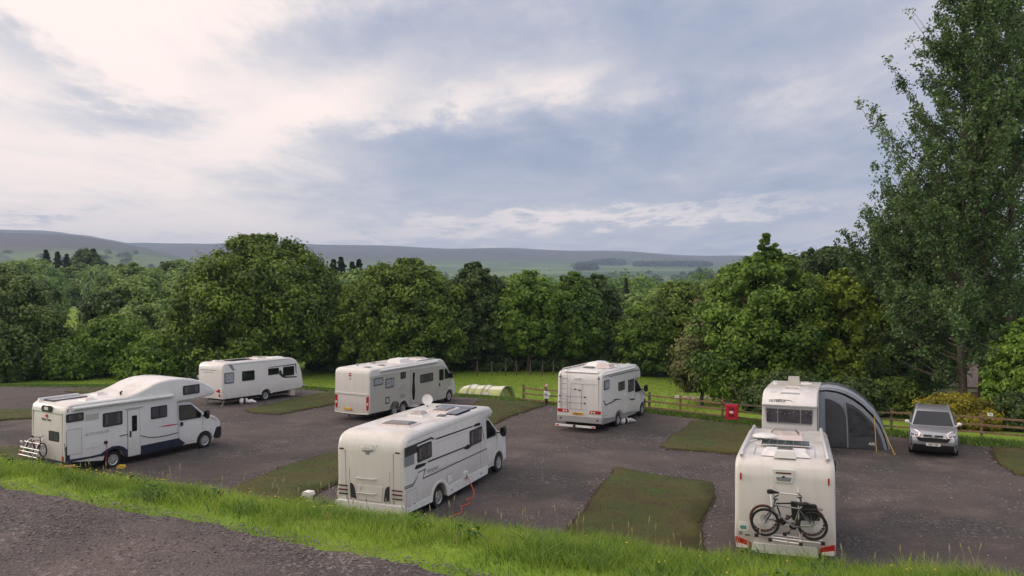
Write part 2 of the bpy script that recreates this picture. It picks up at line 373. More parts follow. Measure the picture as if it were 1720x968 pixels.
def ground():
    th=np.concatenate([np.linspace(-180,-70,45)[:-1],np.linspace(-70,70,420),np.linspace(70,180,45)[1:]])
    rs=np.concatenate([[0.01,1,2],3*np.exp(np.linspace(0,math.log(7800/3),330))])
    T,Rr=np.meshgrid(np.radians(th),rs); X=Rr*np.sin(T); Y=Rr*np.cos(T)
    Z=H(X,Y)
    inn=inpoly(X,Y,LOT); Z=Z-np.where(inn,.14,0)
    s=.447*X+.894*Y
    Z=Z-np.where((s<5.0)&(Rr<60),.10,0)
    nr,nc=X.shape
    V=np.stack([X,Y,Z],-1).reshape(-1,3)
    i=np.arange((nr-1)*(nc-1)); a=(i//(nc-1))*nc+i%(nc-1)
    Q=np.stack([a,a+1,a+nc+1,a+nc],1)
    me=bpy.data.meshes.new('ground'); me.vertices.add(len(V)); me.vertices.foreach_set('co',V.ravel())
    me.loops.add(Q.size); me.loops.foreach_set('vertex_index',Q.ravel().astype(np.int32)); me.polygons.add(len(Q))
    me.polygons.foreach_set('loop_start',np.arange(0,Q.size,4,dtype=np.int32)); me.update(calc_edges=True); me.validate()
    bm=bmesh.new(); bm.from_mesh(me); bmesh.ops.recalc_face_normals(bm,faces=bm.faces)
    if sum(f.normal.z for f in list(bm.faces)[:500])<0: bmesh.ops.reverse_faces(bm,faces=bm.faces)
    bm.to_mesh(me); bm.free()
    me.polygons.foreach_set('use_smooth',[True]*len(me.polygons))
    o=bpy.data.objects.new('ground',me); COL.objects.link(o); tag(o,kind='structure')
    # material: field grass near, pasture patchwork and moor far off
    m,nt,b=node_mat('field_and_moor'); L=nt.links.new; me.materials.append(m)
    b.inputs['Roughness'].default_value=.95; b.inputs['Specular IOR Level'].default_value=.15
    g=nt.nodes.new('ShaderNodeNewGeometry'); sp=nt.nodes.new('ShaderNodeSeparateXYZ'); L(g.outputs['Position'],sp.inputs[0])
    def noise(s,d,lo,hi,sc=None):
        n=nt.nodes.new('ShaderNodeTexNoise'); n.inputs['Scale'].default_value=s; n.inputs['Detail'].default_value=d; n.inputs['Roughness'].default_value=.6
        if sc:
            mp=nt.nodes.new('ShaderNodeMapping'); mp.inputs['Scale'].default_value=sc; L(g.outputs['Position'],mp.inputs[0]); L(mp.outputs[0],n.inputs[0])
        else: L(g.outputs['Position'],n.inputs[0])
        r=nt.nodes.new('ShaderNodeMapRange'); r.inputs[1].default_value=lo; r.inputs[2].default_value=hi; L(n.outputs['Fac'],r.inputs[0]); return r.outputs[0]
    def mix(f,a,c):
        x=nt.nodes.new('ShaderNodeMix'); x.data_type='RGBA'; L(f,x.inputs[0])
        for k,v in ((6,a),(7,c)):
            if isinstance(v,tuple): x.inputs[k].default_value=(*v,1)
            else: L(v,x.inputs[k])
        return x.outputs[2]
    near=mix(noise(.12,5,.35,.65),(.145,.245,.024),(.20,.28,.034)); near=mix(noise(2.2,6,.45,.75),near,(.085,.150,.020))
    vo=nt.nodes.new('ShaderNodeTexVoronoi'); vo.inputs['Scale'].default_value=1
    mp=nt.nodes.new('ShaderNodeMapping'); mp.inputs['Scale'].default_value=(.0032,.0036,.0); mp.inputs['Rotation'].default_value=(0,0,.25); L(g.outputs['Position'],mp.inputs[0]); L(mp.outputs[0],vo.inputs['Vector'])
    sc=nt.nodes.new('ShaderNodeSeparateColor'); L(vo.outputs['Color'],sc.inputs[0])
    past=mix(sc.outputs[0],(.038,.078,.030),(.12,.175,.055))
    v2=nt.nodes.new('ShaderNodeTexVoronoi'); v2.feature='DISTANCE_TO_EDGE'; v2.inputs['Scale'].default_value=1; L(mp.outputs[0],v2.inputs['Vector'])
    e=nt.nodes.new('ShaderNodeMapRange'); e.inputs[1].default_value=.0; e.inputs[2].default_value=.03; L(v2.outputs['Distance'],e.inputs[0])
    past=mix(e.outputs[0],(.035,.048,.024),past)
    moor=mix(noise(.004,8,.4,.62,(1,.35,1)),(.072,.050,.052),(.042,.050,.034))
    z=nt.nodes.new('ShaderNodeMath'); z.operation='MULTIPLY_ADD'; L(noise(.0016,6,0,1,(1,.6,1)),z.inputs[0]); z.inputs[1].default_value=90; z.inputs[2].default_value=-45
    ad=nt.nodes.new('ShaderNodeMath'); ad.operation='ADD'; L(z.outputs[0],ad.inputs[0]); L(sp.outputs['Z'],ad.inputs[1])
    hz=nt.nodes.new('ShaderNodeMapRange'); hz.inputs[1].default_value=38; hz.inputs[2].default_value=88; L(ad.outputs[0],hz.inputs[0])
    far=mix(hz.outputs[0],past,moor)
    dist=nt.nodes.new('ShaderNodeMapRange'); dist.inputs[1].default_value=250; dist.inputs[2].default_value=900; L(sp.outputs['Y'],dist.inputs[0])
    c=mix(dist.outputs[0],near,far); L(c,b.inputs['Base Color'])
    bp=nt.nodes.new('ShaderNodeBump'); bp.inputs['Strength'].default_value=.6; bp.inputs['Distance'].default_value=.05
    n=nt.nodes.new('ShaderNodeTexNoise'); n.inputs['Scale'].default_value=9; n.inputs['Detail'].default_value=5; L(g.outputs['Position'],n.inputs[0]); L(n.outputs['Fac'],bp.inputs['Height']); L(bp.outputs[0],b.inputs['Normal'])
ground()
sheet('parking_ground',LOTR,M['lot'],.012,1.3)
ROAD=rough_outline([st(5.12,t) for t in range(-40,31,2)]+[st(-6,t) for t in range(30,-41,-5)],.15,.06,5)
def roadz(x,y):
    s=.447*x+.894*y; t=.894*x-.447*y
    return H(x,y)+.015*np.sin(s*2.1+.3*t)+.012*np.sin(s*5.3-.7*t)*np.sin(t*1.9)
sheet('gravel_road',ROAD,M['road'],.03,.35,zf=roadz)
PATCHES={
 'turf_near_right':[(3.9,30.6),(7.1,28.9),(6.6,26.6),(5.9,25.0),(5.4,23.5),(4.9,20.6),(1.1,21.4),(2.2,24.7)],
 'turf_by_fence':[(9.4,42.2),(11.2,41.5),(12.9,39.6),(11.6,37.0),(10.2,33.9),(9.3,33.9),(7.9,34.5),(6.7,34.9),(6.5,35.6),(8.3,39.5)],
 'turf_beyond_van':[(-1.9,50.1),(-.3,49.3),(.7,48.8),(2.0,48.0),(.8,45.6),(-.2,43.5),(-.9,41.2),(-2.3,41.6),(-2.9,43.5)],
 'turf_left_of_van':[(-9.6,28.1),(-8.9,31.1),(-7.8,33.6),(-7.2,34.0),(-5.2,31.0),(-6.0,28.7),(-7.3,24.2),(-10.3,25.6)],
 'turf_beside_caravan':[(-15.3,46.6),(-14.1,50.3),(-13.0,53.8),(-12.1,55.4),(-10.9,54.6),(-9.8,50.2),(-12.8,44.9),(-14.4,45.6)],
 'turf_far_left':[(-33.5,47.0),(-27.9,47.4),(-25.6,46.2),(-24.7,44.6),(-26.7,43.7),(-29.0,42.0),(-33,41.2)],
 'turf_rear_left':[(-30.6,55.9),(-30.5,57.2),(-27.7,58.2),(-23.5,57.8),(-24.2,55.6),(-28.8,54.7)],
 'turf_near_left':[(-25.5,34.0),(-21.5,36.2),(-19.0,34.6),(-21.5,30.2),(-26.0,32.4)],
 'turf_right_edge':[(20.6,34.9),(23.4,33.0),(22.0,29.2),(19.8,27.9),(18.4,29.8),(19.3,32.6)],
}
def grow(P,d):
    cx=sum(p[0] for p in P)/len(P); cy=sum(p[1] for p in P)/len(P)
    return [(p[0]+(p[0]-cx)/math.hypot(p[0]-cx,p[1]-cy)*d,p[1]+(p[1]-cy)/math.hypot(p[0]-cx,p[1]-cy)*d) for p in P]
for i,(k,P) in enumerate(PATCHES.items()):
    sheet('soil_edge',rough_outline(grow(P,.14),.22,.05,20+i),M['soil'],.03,1.2)
    sheet('turf_patch',rough_outline(P,.2,.05,40+i),M['turf'],.075,1.0,skirt=.055)
# ------------------------------------------------------------------ grass, stones
def raw_mesh(name,V,Q,m,tint=None,nv=4):
    me=bpy.data.meshes.new(name); me.vertices.add(len(V)); me.vertices.foreach_set('co',np.ascontiguousarray(V,dtype=np.float32).ravel())
    me.loops.add(Q.size); me.loops.foreach_set('vertex_index',Q.ravel().astype(np.int32)); me.polygons.add(len(Q))
    me.polygons.foreach_set('loop_start',np.arange(0,Q.size,nv,dtype=np.int32)); me.update(calc_edges=True)
    if tint is not None:
        a=me.attributes.new('tint','FLOAT','POINT'); a.data.foreach_set('value',tint.astype(np.float32))
    me.materials.append(m)
    return me
def link(name,me,parent=None):
    o=bpy.data.objects.new(name,me); COL.objects.link(o)
    if parent: o.parent=parent
    return o
def nz(x,y,s=1.,seed=0.):
    return (np.sin(x*1.7*s+seed)*np.sin(y*1.3*s+seed*2)+np.sin(x*.9*s-y*1.9*s+seed*3)+.6*np.sin(x*3.9*s+y*3.1*s+seed))/2.6
def blades(name,x,y,h,w,m,bend=.45,zf=H,seed=3,dz=0,tb=.5):
    rg=np.random.default_rng(seed); n=len(x)
    z=zf(x,y)+dz; a=rg.uniform(0,2*PI,n); bd=rg.uniform(0,2*PI,n)*.6+.2
    b=h*bend*rg.uniform(.2,1.3,n)
    ca,sa=np.cos(a),np.sin(a); lx,ly=np.cos(bd)*b,np.sin(bd)*b
    V=np.zeros((n,6,3))
    for k,(t,ww) in enumerate(((0,1),(.5,.8),(1,.12))):
        for j,sg in enumerate((-1,1)):
            V[:,k*2+j,0]=x+sg*ca*w*ww*.5+lx*t*t; V[:,k*2+j,1]=y+sg*sa*w*ww*.5+ly*t*t
            V[:,k*2+j,2]=z+h*(t-.25*t*t*bend)-.01
    V=V.reshape(-1,3); i=np.arange(n)[:,None]*6
    Q=np.concatenate([i+np.array([[0,1,3,2]]),i+np.array([[2,3,5,4]])])
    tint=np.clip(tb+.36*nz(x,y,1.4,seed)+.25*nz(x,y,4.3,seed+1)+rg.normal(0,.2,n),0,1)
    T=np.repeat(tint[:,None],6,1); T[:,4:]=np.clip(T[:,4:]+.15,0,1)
    return link(name,raw_mesh(name,V,Q,m,T.ravel()))
def bank_grass():
    rg=np.random.default_rng(11)
    n=430000
    s=4.85+rg.uniform(0,1,n)**.9*4.4; t=rg.uniform(-19,7.5,n)
    x,y=st(s,t)
    f=np.clip((s-5.05-.22*nz(x,y,1.6,9.)-.12*nz(x,y,6.,3.))/.55,0,1); hn=nz(x,y,2.3,1.)
    keep=rg.uniform(0,1,n)<(.02+.98*f**.7)*(.75+.4*nz(x,y,3.1,4.)); x,y,s,f,hn=x[keep],y[keep],s[keep],f[keep],hn[keep]
    h=(.02+.072*f*(1+.6*hn+.4*nz(x,y,5.1,2.)))*rg.uniform(.5,1.5,len(x))*(1+.5*SS((s-6.8)/.8))
    w=rg.uniform(.003,.0075,len(x))
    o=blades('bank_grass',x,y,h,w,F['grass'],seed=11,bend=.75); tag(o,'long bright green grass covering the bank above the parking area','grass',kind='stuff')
    n=15000; s=rg.uniform(5.0,8.6,n); t=rg.uniform(-18,7,n); x,y=st(s,t); k=nz(x,y,2.7,6.)+rg.normal(0,.3,n)>.0; x,y=x[k],y[k]; n=len(x)
    o=blades('dry_grass',x,y,rg.uniform(.04,.15,n),rg.uniform(.003,.006,n),foliage('dry_grass_blades',(.20,.17,.06),(.42,.36,.16),.2),seed=15,bend=.9); tag(o,'straw coloured dry blades mixed through the bank grass','grass',kind='stuff')
    # coarser dark tussocks among it
    nt_=260; ts=rg.uniform(5.4,8.2,nt_); tt=rg.uniform(-17,6,nt_); k=np.repeat(np.arange(nt_),70); s=ts[k]+rg.normal(0,.07,len(k)); t=tt[k]+rg.normal(0,.10,len(k)); x,y=st(s,t)
    hk=(rg.uniform(.07,.19,nt_)[k])*rg.uniform(.5,1.2,len(k))
    o=blades('grass_tussocks',x,y,hk,rg.uniform(.006,.012,len(k)),foliage('tussock_blades',(.030,.085,.012),(.17,.30,.035),.3),seed=14,bend=1.0,tb=.4); tag(o,'coarse dark green tussocks dotted over the bank','grass',kind='stuff')
    # rest of the slope, sparser
    n=60000; s=rg.uniform(8.8,16.2,n); t=rg.uniform(-45,22,n); x,y=st(s,t)
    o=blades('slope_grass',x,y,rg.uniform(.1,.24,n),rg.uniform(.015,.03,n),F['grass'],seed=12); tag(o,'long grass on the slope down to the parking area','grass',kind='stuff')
    # seed heads standing above the crest
    m=MB()
    n=260; s=rg.uniform(6.6,8.3,n); t=rg.uniform(-17,5,n); x,y=st(s,t); z=H(x,y)
    V=[];
    for i in range(n):
        hh=rg.uniform(.14,.30); dx,dy=rg.normal(0,.035,2)
        p0=(x[i],y[i],z[i]); p1=(x[i]+dx*.5,y[i]+dy*.5,z[i]+hh*.6); p2=(x[i]+dx,y[i]+dy,z[i]+hh)
        m.tube([p0,p1,p2],[.0018,.0016,.001],3,cap=False)
        m.tube([p2,(p2[0]+dx*.2,p2[1]+dy*.2,p2[2]+.035),(p2[0]+dx*.3,p2[1]+dy*.3,p2[2]+.07)],[.002,.006,.001],4,cap=False)
    o=m.build('grass_seed_heads',mat('dry_seed_heads',(.30,.26,.14),.8),smooth=0); tag(o,'thin pale grass seed heads rising from the bank','grass',kind='stuff')
    # buttercups
    m=MB(); m2=MB()
    n=230; t=np.where(rg.uniform(0,1,n)<.6,rg.normal(-8.4,1.3,n),rg.uniform(-15,3,n)); s=rg.uniform(5.7,7.3,n); x,y=st(s,t); z=H(x,y)
    for i in range(n):
        hh=rg.uniform(.08,.15); c=(x[i]+rg.normal(0,.02),y[i]+rg.normal(0,.02),z[i]+hh)
        m.tube([(x[i],y[i],z[i]),c],.0012,3,cap=False,m=1)
        r=rg.uniform(.006,.011)
        m.add([(c[0]+r*math.cos(a),c[1]+r*math.sin(a),c[2]+(.006 if k%2 else 0)) for k,a in enumerate(np.linspace(0,2*PI,11)[:-1])]+[(c[0],c[1],c[2]-.003)],[(k,(k+1)%10,10) for k in range(10)],0)
    o=m.build('buttercups',[M['petal'],F['grass']],smooth=0); tag(o,'scattered yellow buttercups in the bank grass','flowers',kind='stuff')
bank_grass()
def weeds():
    rg=np.random.default_rng(44); n=70; s=rg.uniform(5.3,8.2,n); t=rg.uniform(-17,6,n); k=np.repeat(np.arange(n),26)
    x,y=st(s[k]+rg.normal(0,.05,len(k)),t[k]+rg.normal(0,.07,len(k))); z=H(x,y)+rg.uniform(.02,.13,len(k)); sz=.055
    V,Q,T=leaves(np.stack([x,y,z],1),rg.normal(0,.5,(len(k),3))+np.array([0,0,.9]),sz,rg,rg.uniform(.1,.8,len(k)))
    o=link('broad_leaved_weeds',raw_mesh('broad_leaved_weeds',V,Q,foliage('weed_leaves',(.03,.075,.015),(.11,.21,.04),.2),T)); tag(o,'small broad leaved weeds growing low in the bank grass','weeds',kind='stuff')
def patch_grass():
    rg=np.random.default_rng(5); X=[];Y=[]
    for P in PATCHES.values():
        xs=[p[0] for p in P];ys=[p[1] for p in P]; A=(max(xs)-min(xs))*(max(ys)-min(ys)); n=int(A*260)
        x=rg.uniform(min(xs)-.1,max(xs)+.1,n);y=rg.uniform(min(ys)-.1,max(ys)+.1,n); k=inpoly(x,y,grow(P,.05))&(nz(x,y,2.2,2.)+rg.normal(0,.5,n)>-.35); X.append(x[k]);Y.append(y[k])
    x=np.concatenate(X);y=np.concatenate(Y); n=len(x)
    o=blades('turf_grass',x,y,rg.uniform(.02,.06,n)*(1+.9*(rg.uniform(0,1,n)<.12)),rg.uniform(.010,.024,n),F['turf'],seed=6,dz=.07,tb=.45); tag(o,'short patchy grass growing on the turf strips','grass',kind='stuff')
    # verge between the lot and the fence, and the rough edge of the field
    n=42000; u=rg.uniform(0,1,n); x=-40+u*78; yb=np.interp(x,BE[:,0],BE[:,1])
    d=rg.uniform(0,1,n)**1.3*3.2-.15; y=yb+d
    h=rg.uniform(.06,.20,n)*np.where(x>5,1.35,.8)
    o=blades('verge_grass',x,y,h,rg.uniform(.02,.045,n),F['verge'],seed=8,tb=.5); tag(o,'rough grass verge along the far edge of the gravel','grass',kind='stuff')
    # field texture
    n=60000; x=rg.uniform(-45,45,n); y=rg.uniform(50,88,n); k=y>np.interp(x,BE[:,0],BE[:,1])+2; x=x[k];y=y[k];n=len(x)
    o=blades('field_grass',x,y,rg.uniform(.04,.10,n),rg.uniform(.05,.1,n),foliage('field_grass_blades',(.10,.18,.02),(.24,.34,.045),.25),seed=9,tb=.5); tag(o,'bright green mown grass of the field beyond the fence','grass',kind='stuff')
patch_grass()
def stones():
    rg=np.random.default_rng(21)
    base=np.array([(1,0,0),(-1,0,0),(0,1,0),(0,-1,0),(0,0,1),(0,0,-.4)],float)
    T=np.array([(0,2,4),(2,1,4),(1,3,4),(3,0,4),(2,0,5),(1,2,5),(3,1,5),(0,3,5)])
    def make(name,x,y,r,zf,label,cols,dz):
        n=len(x); sc=r[:,None]*rg.uniform(.6,1.25,(n,3)); sc[:,2]*=.6; a=rg.uniform(0,2*PI,n)
        P=base[None]*sc[:,None,:]+rg.normal(0,.18,(n,6,3))*r[:,None,None]
        ca,sa=np.cos(a)[:,None],np.sin(a)[:,None]
        V=np.stack([P[...,0]*ca-P[...,1]*sa+x[:,None],P[...,0]*sa+P[...,1]*ca+y[:,None],P[...,2]+(zf(x,y)+dz)[:,None]],-1).reshape(-1,3)
        Q=(np.arange(n)[:,None,None]*6+T[None]).reshape(-1,3)
        tint=np.repeat(rg.uniform(0,1,n)**1.6,6)
        m,nt,b=node_mat(name+'_stone'); at=nt.nodes.new('ShaderNodeAttribute'); at.attribute_name='tint'
        mx=nt.nodes.new('ShaderNodeMix'); mx.data_type='RGBA'; nt.links.new(at.outputs['Fac'],mx.inputs[0]); mx.inputs[6].default_value=(*cols[0],1); mx.inputs[7].default_value=(*cols[1],1)
        nt.links.new(mx.outputs[2],b.inputs['Base Color']); b.inputs['Roughness'].default_value=.8
        o=link(name,raw_mesh(name,V,Q,m,tint,3)); tag(o,label,'gravel',kind='stuff')
    n=60000; s=5.25-rg.exponential(.75,n); t=rg.uniform(-17,4,n)
    u=rg.uniform(0,1,n)<.55; s=np.where(u,s,rg.uniform(1.2,5.3,n)); x,y=st(s,t)
    k=(s>1.0)&(rg.uniform(0,1,n)<.35+.65*np.clip(.5+nz(x,y,1.2,5.),0,1)); x,y=x[k],y[k]
    r=.004+.010*rg.uniform(0,1,len(x))**2.2
    make('road_stones',x,y,r,roadz,'loose grey stones lying on the gravel road',((.085,.075,.073),(.24,.225,.22)),.033)
    n=44000; x=rg.uniform(-38,30,n); y=rg.uniform(18,58,n); k=inpoly(x,y,LOT)&(nz(x,y,.45,2.)+.7*nz(x,y,1.1,7.)+rg.normal(0,.35,n)>.25); x,y=x[k],y[k]
    for P in PATCHES.values():
        q=~inpoly(x,y,P); x,y=x[q],y[q]
    r=.012+.028*rg.uniform(0,1,len(x))**3
    make('lot_stones',x,y,r,H,'pale loose stones scattered on the parking gravel',((.10,.088,.085),(.36,.33,.32)),.018)
    # pebbles along the edges of turf
    X=[];Y=[]
    for P in PATCHES.values():
        Q=grow(P,.28)
        for i in range(len(Q)):
            a=np.array(Q[i]);b=np.array(Q[(i+1)%len(Q)]); k=int(np.linalg.norm(a-b)*16); u=rg.uniform(0,1,k)[:,None]; p=a+(b-a)*u+rg.normal(0,.16,(k,2)); X.append(p[:,0]);Y.append(p[:,1])
    x=np.concatenate(X);y=np.concatenate(Y); make('edge_stones',x,y,.012+.035*rg.uniform(0,1,len(x))**2,H,'small pale stones along the edges of the turf strips',((.12,.105,.10),(.38,.35,.34)),.035)
stones()

def leaves(P,N,size,rg,tint):
    n=len(P); N=N/np.maximum(np.linalg.norm(N,axis=1,keepdims=True),1e-6)
    A=rg.normal(size=(n,3)); A-=N*(A*N).sum(1,keepdims=True); A/=np.maximum(np.linalg.norm(A,axis=1,keepdims=True),1e-6); B=np.cross(N,A)
    l=(size*rg.uniform(.7,1.3,n))[:,None]; w=l*.62
    V=np.stack([P-A*l*.5,P+B*w*.5+N*l*.10,P+A*l*.5-N*l*.06,P-B*w*.5+N*l*.10],1).reshape(-1,3)
    Q=np.arange(n*4).reshape(n,4)
    return V,Q,np.repeat(tint,4)
PROF={
 'round':[(0,.45),(.12,.78),(.3,.97),(.5,1),(.7,.88),(.85,.64),(.95,.36),(1,.12)],
 'dome':[(0,.80),(.15,.97),(.4,1),(.6,.93),(.78,.75),(.9,.5),(.97,.28),(1,.1)],
 'cone':[(0,.75),(.15,1),(.35,.95),(.55,.74),(.75,.46),(.88,.24),(.95,.12),(1,.04)],
 'pointed':[(0,.75),(.15,.98),(.35,1),(.55,.86),(.7,.68),(.81,.42),(.88,.16),(.94,.10),(1,.04)],
 'spire':[(0,1),(.3,.72),(.6,.42),(.85,.18),(1,.03)],
 'egg':[(0,.6),(.2,.9),(.4,1),(.65,.85),(.85,.55),(1,.12)],
 'bush':[(0,.85),(.3,1),(.6,.9),(.85,.6),(1,.15)],
}
def crown_mesh(name,w,h,prof,m,nlobe,nleaf,size,seed,lr=.12,fill=.35,tbase=.5,flat=.75):
    """crown: foliage pads through and over an uneven envelope, local origin at its base"""
    rg=np.random.default_rng(seed)
    pr=PROF[prof]; pz=[a for a,b in pr]; pw=[b for a,b in pr]
    # pads: weight height by circumference
    u=rg.uniform(0,1,nlobe*3); keep=rg.uniform(0,1,len(u))<np.interp(u,pz,pw)*.85+.15; u=u[keep][:nlobe]
    n=len(u); a=rg.uniform(0,2*PI,n)
    wob=1+.10*np.sin(a*2+seed)+.08*np.sin(a*3+seed*1.7+u*5)+.07*np.sin(a*5+u*9+seed)
    rf=np.where(rg.uniform(0,1,n)<fill,rg.uniform(.25,.8,n),rg.uniform(.84,1.0,n))
    R=np.interp(u,pz,pw)*w*.5*rf*wob
    rl=w*lr*rg.uniform(.45,1.3,n)*np.clip(np.interp(u,pz,pw)*1.05+.12,.12,1)
    R=np.maximum(R-rl*.6,0)
    C=np.stack([R*np.cos(a),R*np.sin(a),u*h],1); C[:,2]=np.clip(C[:,2],rl*.3,h-rl*.75)
    k=np.repeat(np.arange(n),nleaf); D=rg.normal(size=(len(k),3)); D/=np.linalg.norm(D,axis=1,keepdims=True)
    out=C.copy(); out[:,2]=(C[:,2]-h*.45)*.7; out/=np.maximum(np.linalg.norm(out,axis=1,keepdims=True),.01)
    D=D+out[k]*.4+np.array([0,0,.15]); D/=np.linalg.norm(D,axis=1,keepdims=True)
    q=(rg.uniform(.45,1.0,len(k))+np.abs(rg.normal(0,.20,len(k)))+(rg.uniform(0,1,len(k))<.16)*rg.uniform(.1,.9,len(k)))[:,None]
    P=C[k]+D*rl[k][:,None]*q*np.array([1,1,flat])
    N=D+rg.normal(0,.32,(len(k),3))+np.array([0,0,.3])
    ti=np.clip(tbase+rg.normal(0,.19,n)[k]+rg.normal(0,.17,len(k)),0,1)
    V,Q,T=leaves(P,N,size,rg,ti)
    V[:,2]=np.maximum(V[:,2],.0)
    return raw_mesh(name,V,Q,m,T),C
def trunk_mesh(name,h0,ht,r,C,m,seed,nb=7,split=.35):
    rg=random.Random(seed); mb=MB()
    pts=[(0,0,-.25),(rg.uniform(-.05,.05),rg.uniform(-.05,.05),h0*.5),(rg.uniform(-.15,.15),rg.uniform(-.15,.15),h0),(rg.uniform(-.2,.2),rg.uniform(-.2,.2),h0+(ht-h0)*.4),(rg.uniform(-.3,.3),rg.uniform(-.3,.3),h0+(ht-h0)*.8)]
    mb.tube(pts,[r*1.45,r*1.05,r*.9,r*.5,r*.12],9)
    L=list(C); rg.shuffle(L)
    for c in L[:nb]:
        c=Vector((c[0],c[1],c[2]+h0)); z0=h0*rg.uniform(.6,1.1)+max(0,(c.z-h0))*.35; z0=min(z0,h0+(ht-h0)*.6)
        a=Vector((0,0,z0)); mid=a.lerp(c,.5)+Vector((0,0,-.12*(c-a).length*.5)); mb.tube([a,mid,c],[r*.38,r*.22,r*.06],6,cap=False)
    me=mb.build('tmp_trunk',m,smooth=60); d=me.data; d.name=name; bpy.data.objects.remove(me); return d
def tree(name,px,top,wpx,Y,kind,prof,label,group=None,base=.18,nlobe=150,nleaf=170,size=.34,seed=1,bark='bark',lr=.12,fill=.3,crownbase=None,tb=.5,gz=None,cat='tree'):
    """a tree on the bearing of column px at depth Y; top is its sky height as a column row"""
    x=(px-860)/1374*Y; z0=Hs(x,Y) if gz is None else gz; ztop=(460.7-top)/1374*Y; ht=ztop-z0; w=wpx/1374*Y
    h0=ht*base; e=empty(name,(x,Y,z0),(0,0,0),label,cat,group)
    me,C=crown_mesh('crown',w,ht-h0,prof,F[kind],int(nlobe*1.7),int(nleaf*.75),size,seed,lr*.80,fill,tb)
    c=link('crown',me,e); c.location=(0,0,h0)
    t=link('trunk',trunk_mesh('trunk',h0,ht,max(.05,.022*ht),C,M[bark],seed),e)
    return e
def clone(o,px,top,Y,label,scale_w=1,rz=0,src_h=None,group=None):
    c=copy_tree(o); x=(px-860)/1374*Y; z0=Hs(x,Y); ztop=(460.7-top)/1374*Y; s=(ztop-z0)/src_h
    c.location=(x,Y,z0); c.scale=(s*scale_w,s*scale_w,s); c.rotation_euler=(0,0,rz); c['label']=label
    if group: c['group']=group
    return c
G1='large trees along the far edge of the field'
tree('sycamore_tree',437,396,246,82,'sycamore','dome','huge dark domed sycamore behind the white caravan',G1,.10,260,230,.36,101,lr=.10)
tree('sycamore_tree',678,436,206,83,'sycamore','dome','broad domed sycamore behind the twin-axle motorhome',G1,.10,230,220,.36,102,lr=.10)
tree('sycamore_tree',800,441,112,85,'darkgreen','egg','narrow dark tree right of the broad domed sycamore',G1,.12,150,200,.36,103,tb=.55)
tree('maple_tree',888,455,112,84,'green','round','fresh green tree with light top behind the pale tent',G1,.14,160,200,.36,104)
tree('maple_tree',962,458,118,85,'green','egg','mid green tree left of the coachbuilt motorhome with ladder',G1,.14,160,200,.36,105,tb=.35)
tree('maple_tree',1003,462,86,90,'darkgreen','round','dark tree peeping over the mid green tree',G1,.14,110,180,.38,106)
tree('oak_tree',1142,474,128,84,'sycamore','round','rounded tree with bare trunk right of the ladder motorhome',G1,.24,150,200,.36,107,tb=.5)
tree('oak_tree',1090,508,112,83,'green','bush','low bushy tree in front of the dark conifer',G1,.08,150,190,.34,108,tb=.4)
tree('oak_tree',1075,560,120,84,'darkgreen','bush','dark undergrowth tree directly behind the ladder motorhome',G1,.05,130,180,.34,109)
tree('ash_tree',-6,450,215,80,'pinkgreen','dome','big olive green tree at the left edge of the picture',G1,.08,230,220,.34,110,lr=.10)
tree('sapling_tree',190,530,125,82,'green','round','bright young tree in the gap left of the huge sycamore',G1,.08,130,200,.32,111,lr=.13)
tree('sapling_tree',275,556,140,81,'green','bush','wide bright bush under the huge sycamore, left side',G1,.04,140,190,.32,112,lr=.13,tb=.6)
tree('sapling_tree',128,568,118,80,'green','bush','leafy bush with a pale stem beside the olive tree',G1,.06,120,190,.32,113,lr=.13,tb=.35,bark='palebark')
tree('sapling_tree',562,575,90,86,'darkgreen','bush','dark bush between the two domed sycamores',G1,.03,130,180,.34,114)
tree('maple_tree',585,478,80,92,'sycamore','round','tree squeezed between and behind the two domed sycamores',G1,.08,120,180,.38,115,tb=.6)
tree('sapling_tree',350,600,110,80,'darkgreen','bush','dark low bush behind the tail of the white caravan',G1,.02,100,170,.32,116)
tree('sapling_tree',20,600,120,79,'darkgreen','bush','dark low bush at the foot of the olive tree',G1,.02,100,170,.32,117)
for i,(px,tp,w) in enumerate([(735,585,110),(840,590,110),(925,585,120),(1010,590,100)]):
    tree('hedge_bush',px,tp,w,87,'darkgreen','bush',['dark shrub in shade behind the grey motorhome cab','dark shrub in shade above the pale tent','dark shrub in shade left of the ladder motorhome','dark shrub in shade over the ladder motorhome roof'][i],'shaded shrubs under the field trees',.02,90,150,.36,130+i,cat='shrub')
# right-hand group, nearer
G2='trees behind the fence on the right'
tree('sycamore_tree',1288,394,268,57,'green','pointed','tall pointed sycamore directly behind the small caravan',G2,.05,330,230,.28,201,lr=.085,tb=.4,fill=.35)
tree('lime_tree',1422,452,190,55.5,'yellowgreen','dome','yellow green round tree right of the pointed sycamore',G2,.08,210,220,.30,203,lr=.10,tb=.45)
tree('pine_tree',1385,416,215,78,'darkgreen','dome','dark evergreen crown behind the yellow green tree',G2,.3,170,200,.36,204,lr=.10,tb=.45,bark='palebark')
tree('beech_tree',1222,452,110,76,'brownish','round','brownish tree behind the left side of the pointed sycamore',G2,.2,110,180,.34,205,tb=.2)
tree('beech_tree',1180,532,104,56,'brownish','egg','olive tan small tree left of the pointed sycamore',G2,.14,60,240,.26,206,tb=.5,lr=.2,fill=.5)
tree('maple_tree',1470,556,110,54,'green','bush','fresh green tree between the awning and the poplars',G2,.06,150,200,.26,207,tb=.55,lr=.12)
tree('hazel_shrub',1510,636,90,48,'sycamore','bush','dull olive shrub behind the awning and silver car',G2,.02,120,190,.2,208,tb=.35,lr=.13,cat='shrub')
tree('maple_tree',1728,535,120,43,'green','dome','bright green tree at the right edge of the picture',G2,.06,190,210,.22,209,tb=.6,lr=.11)
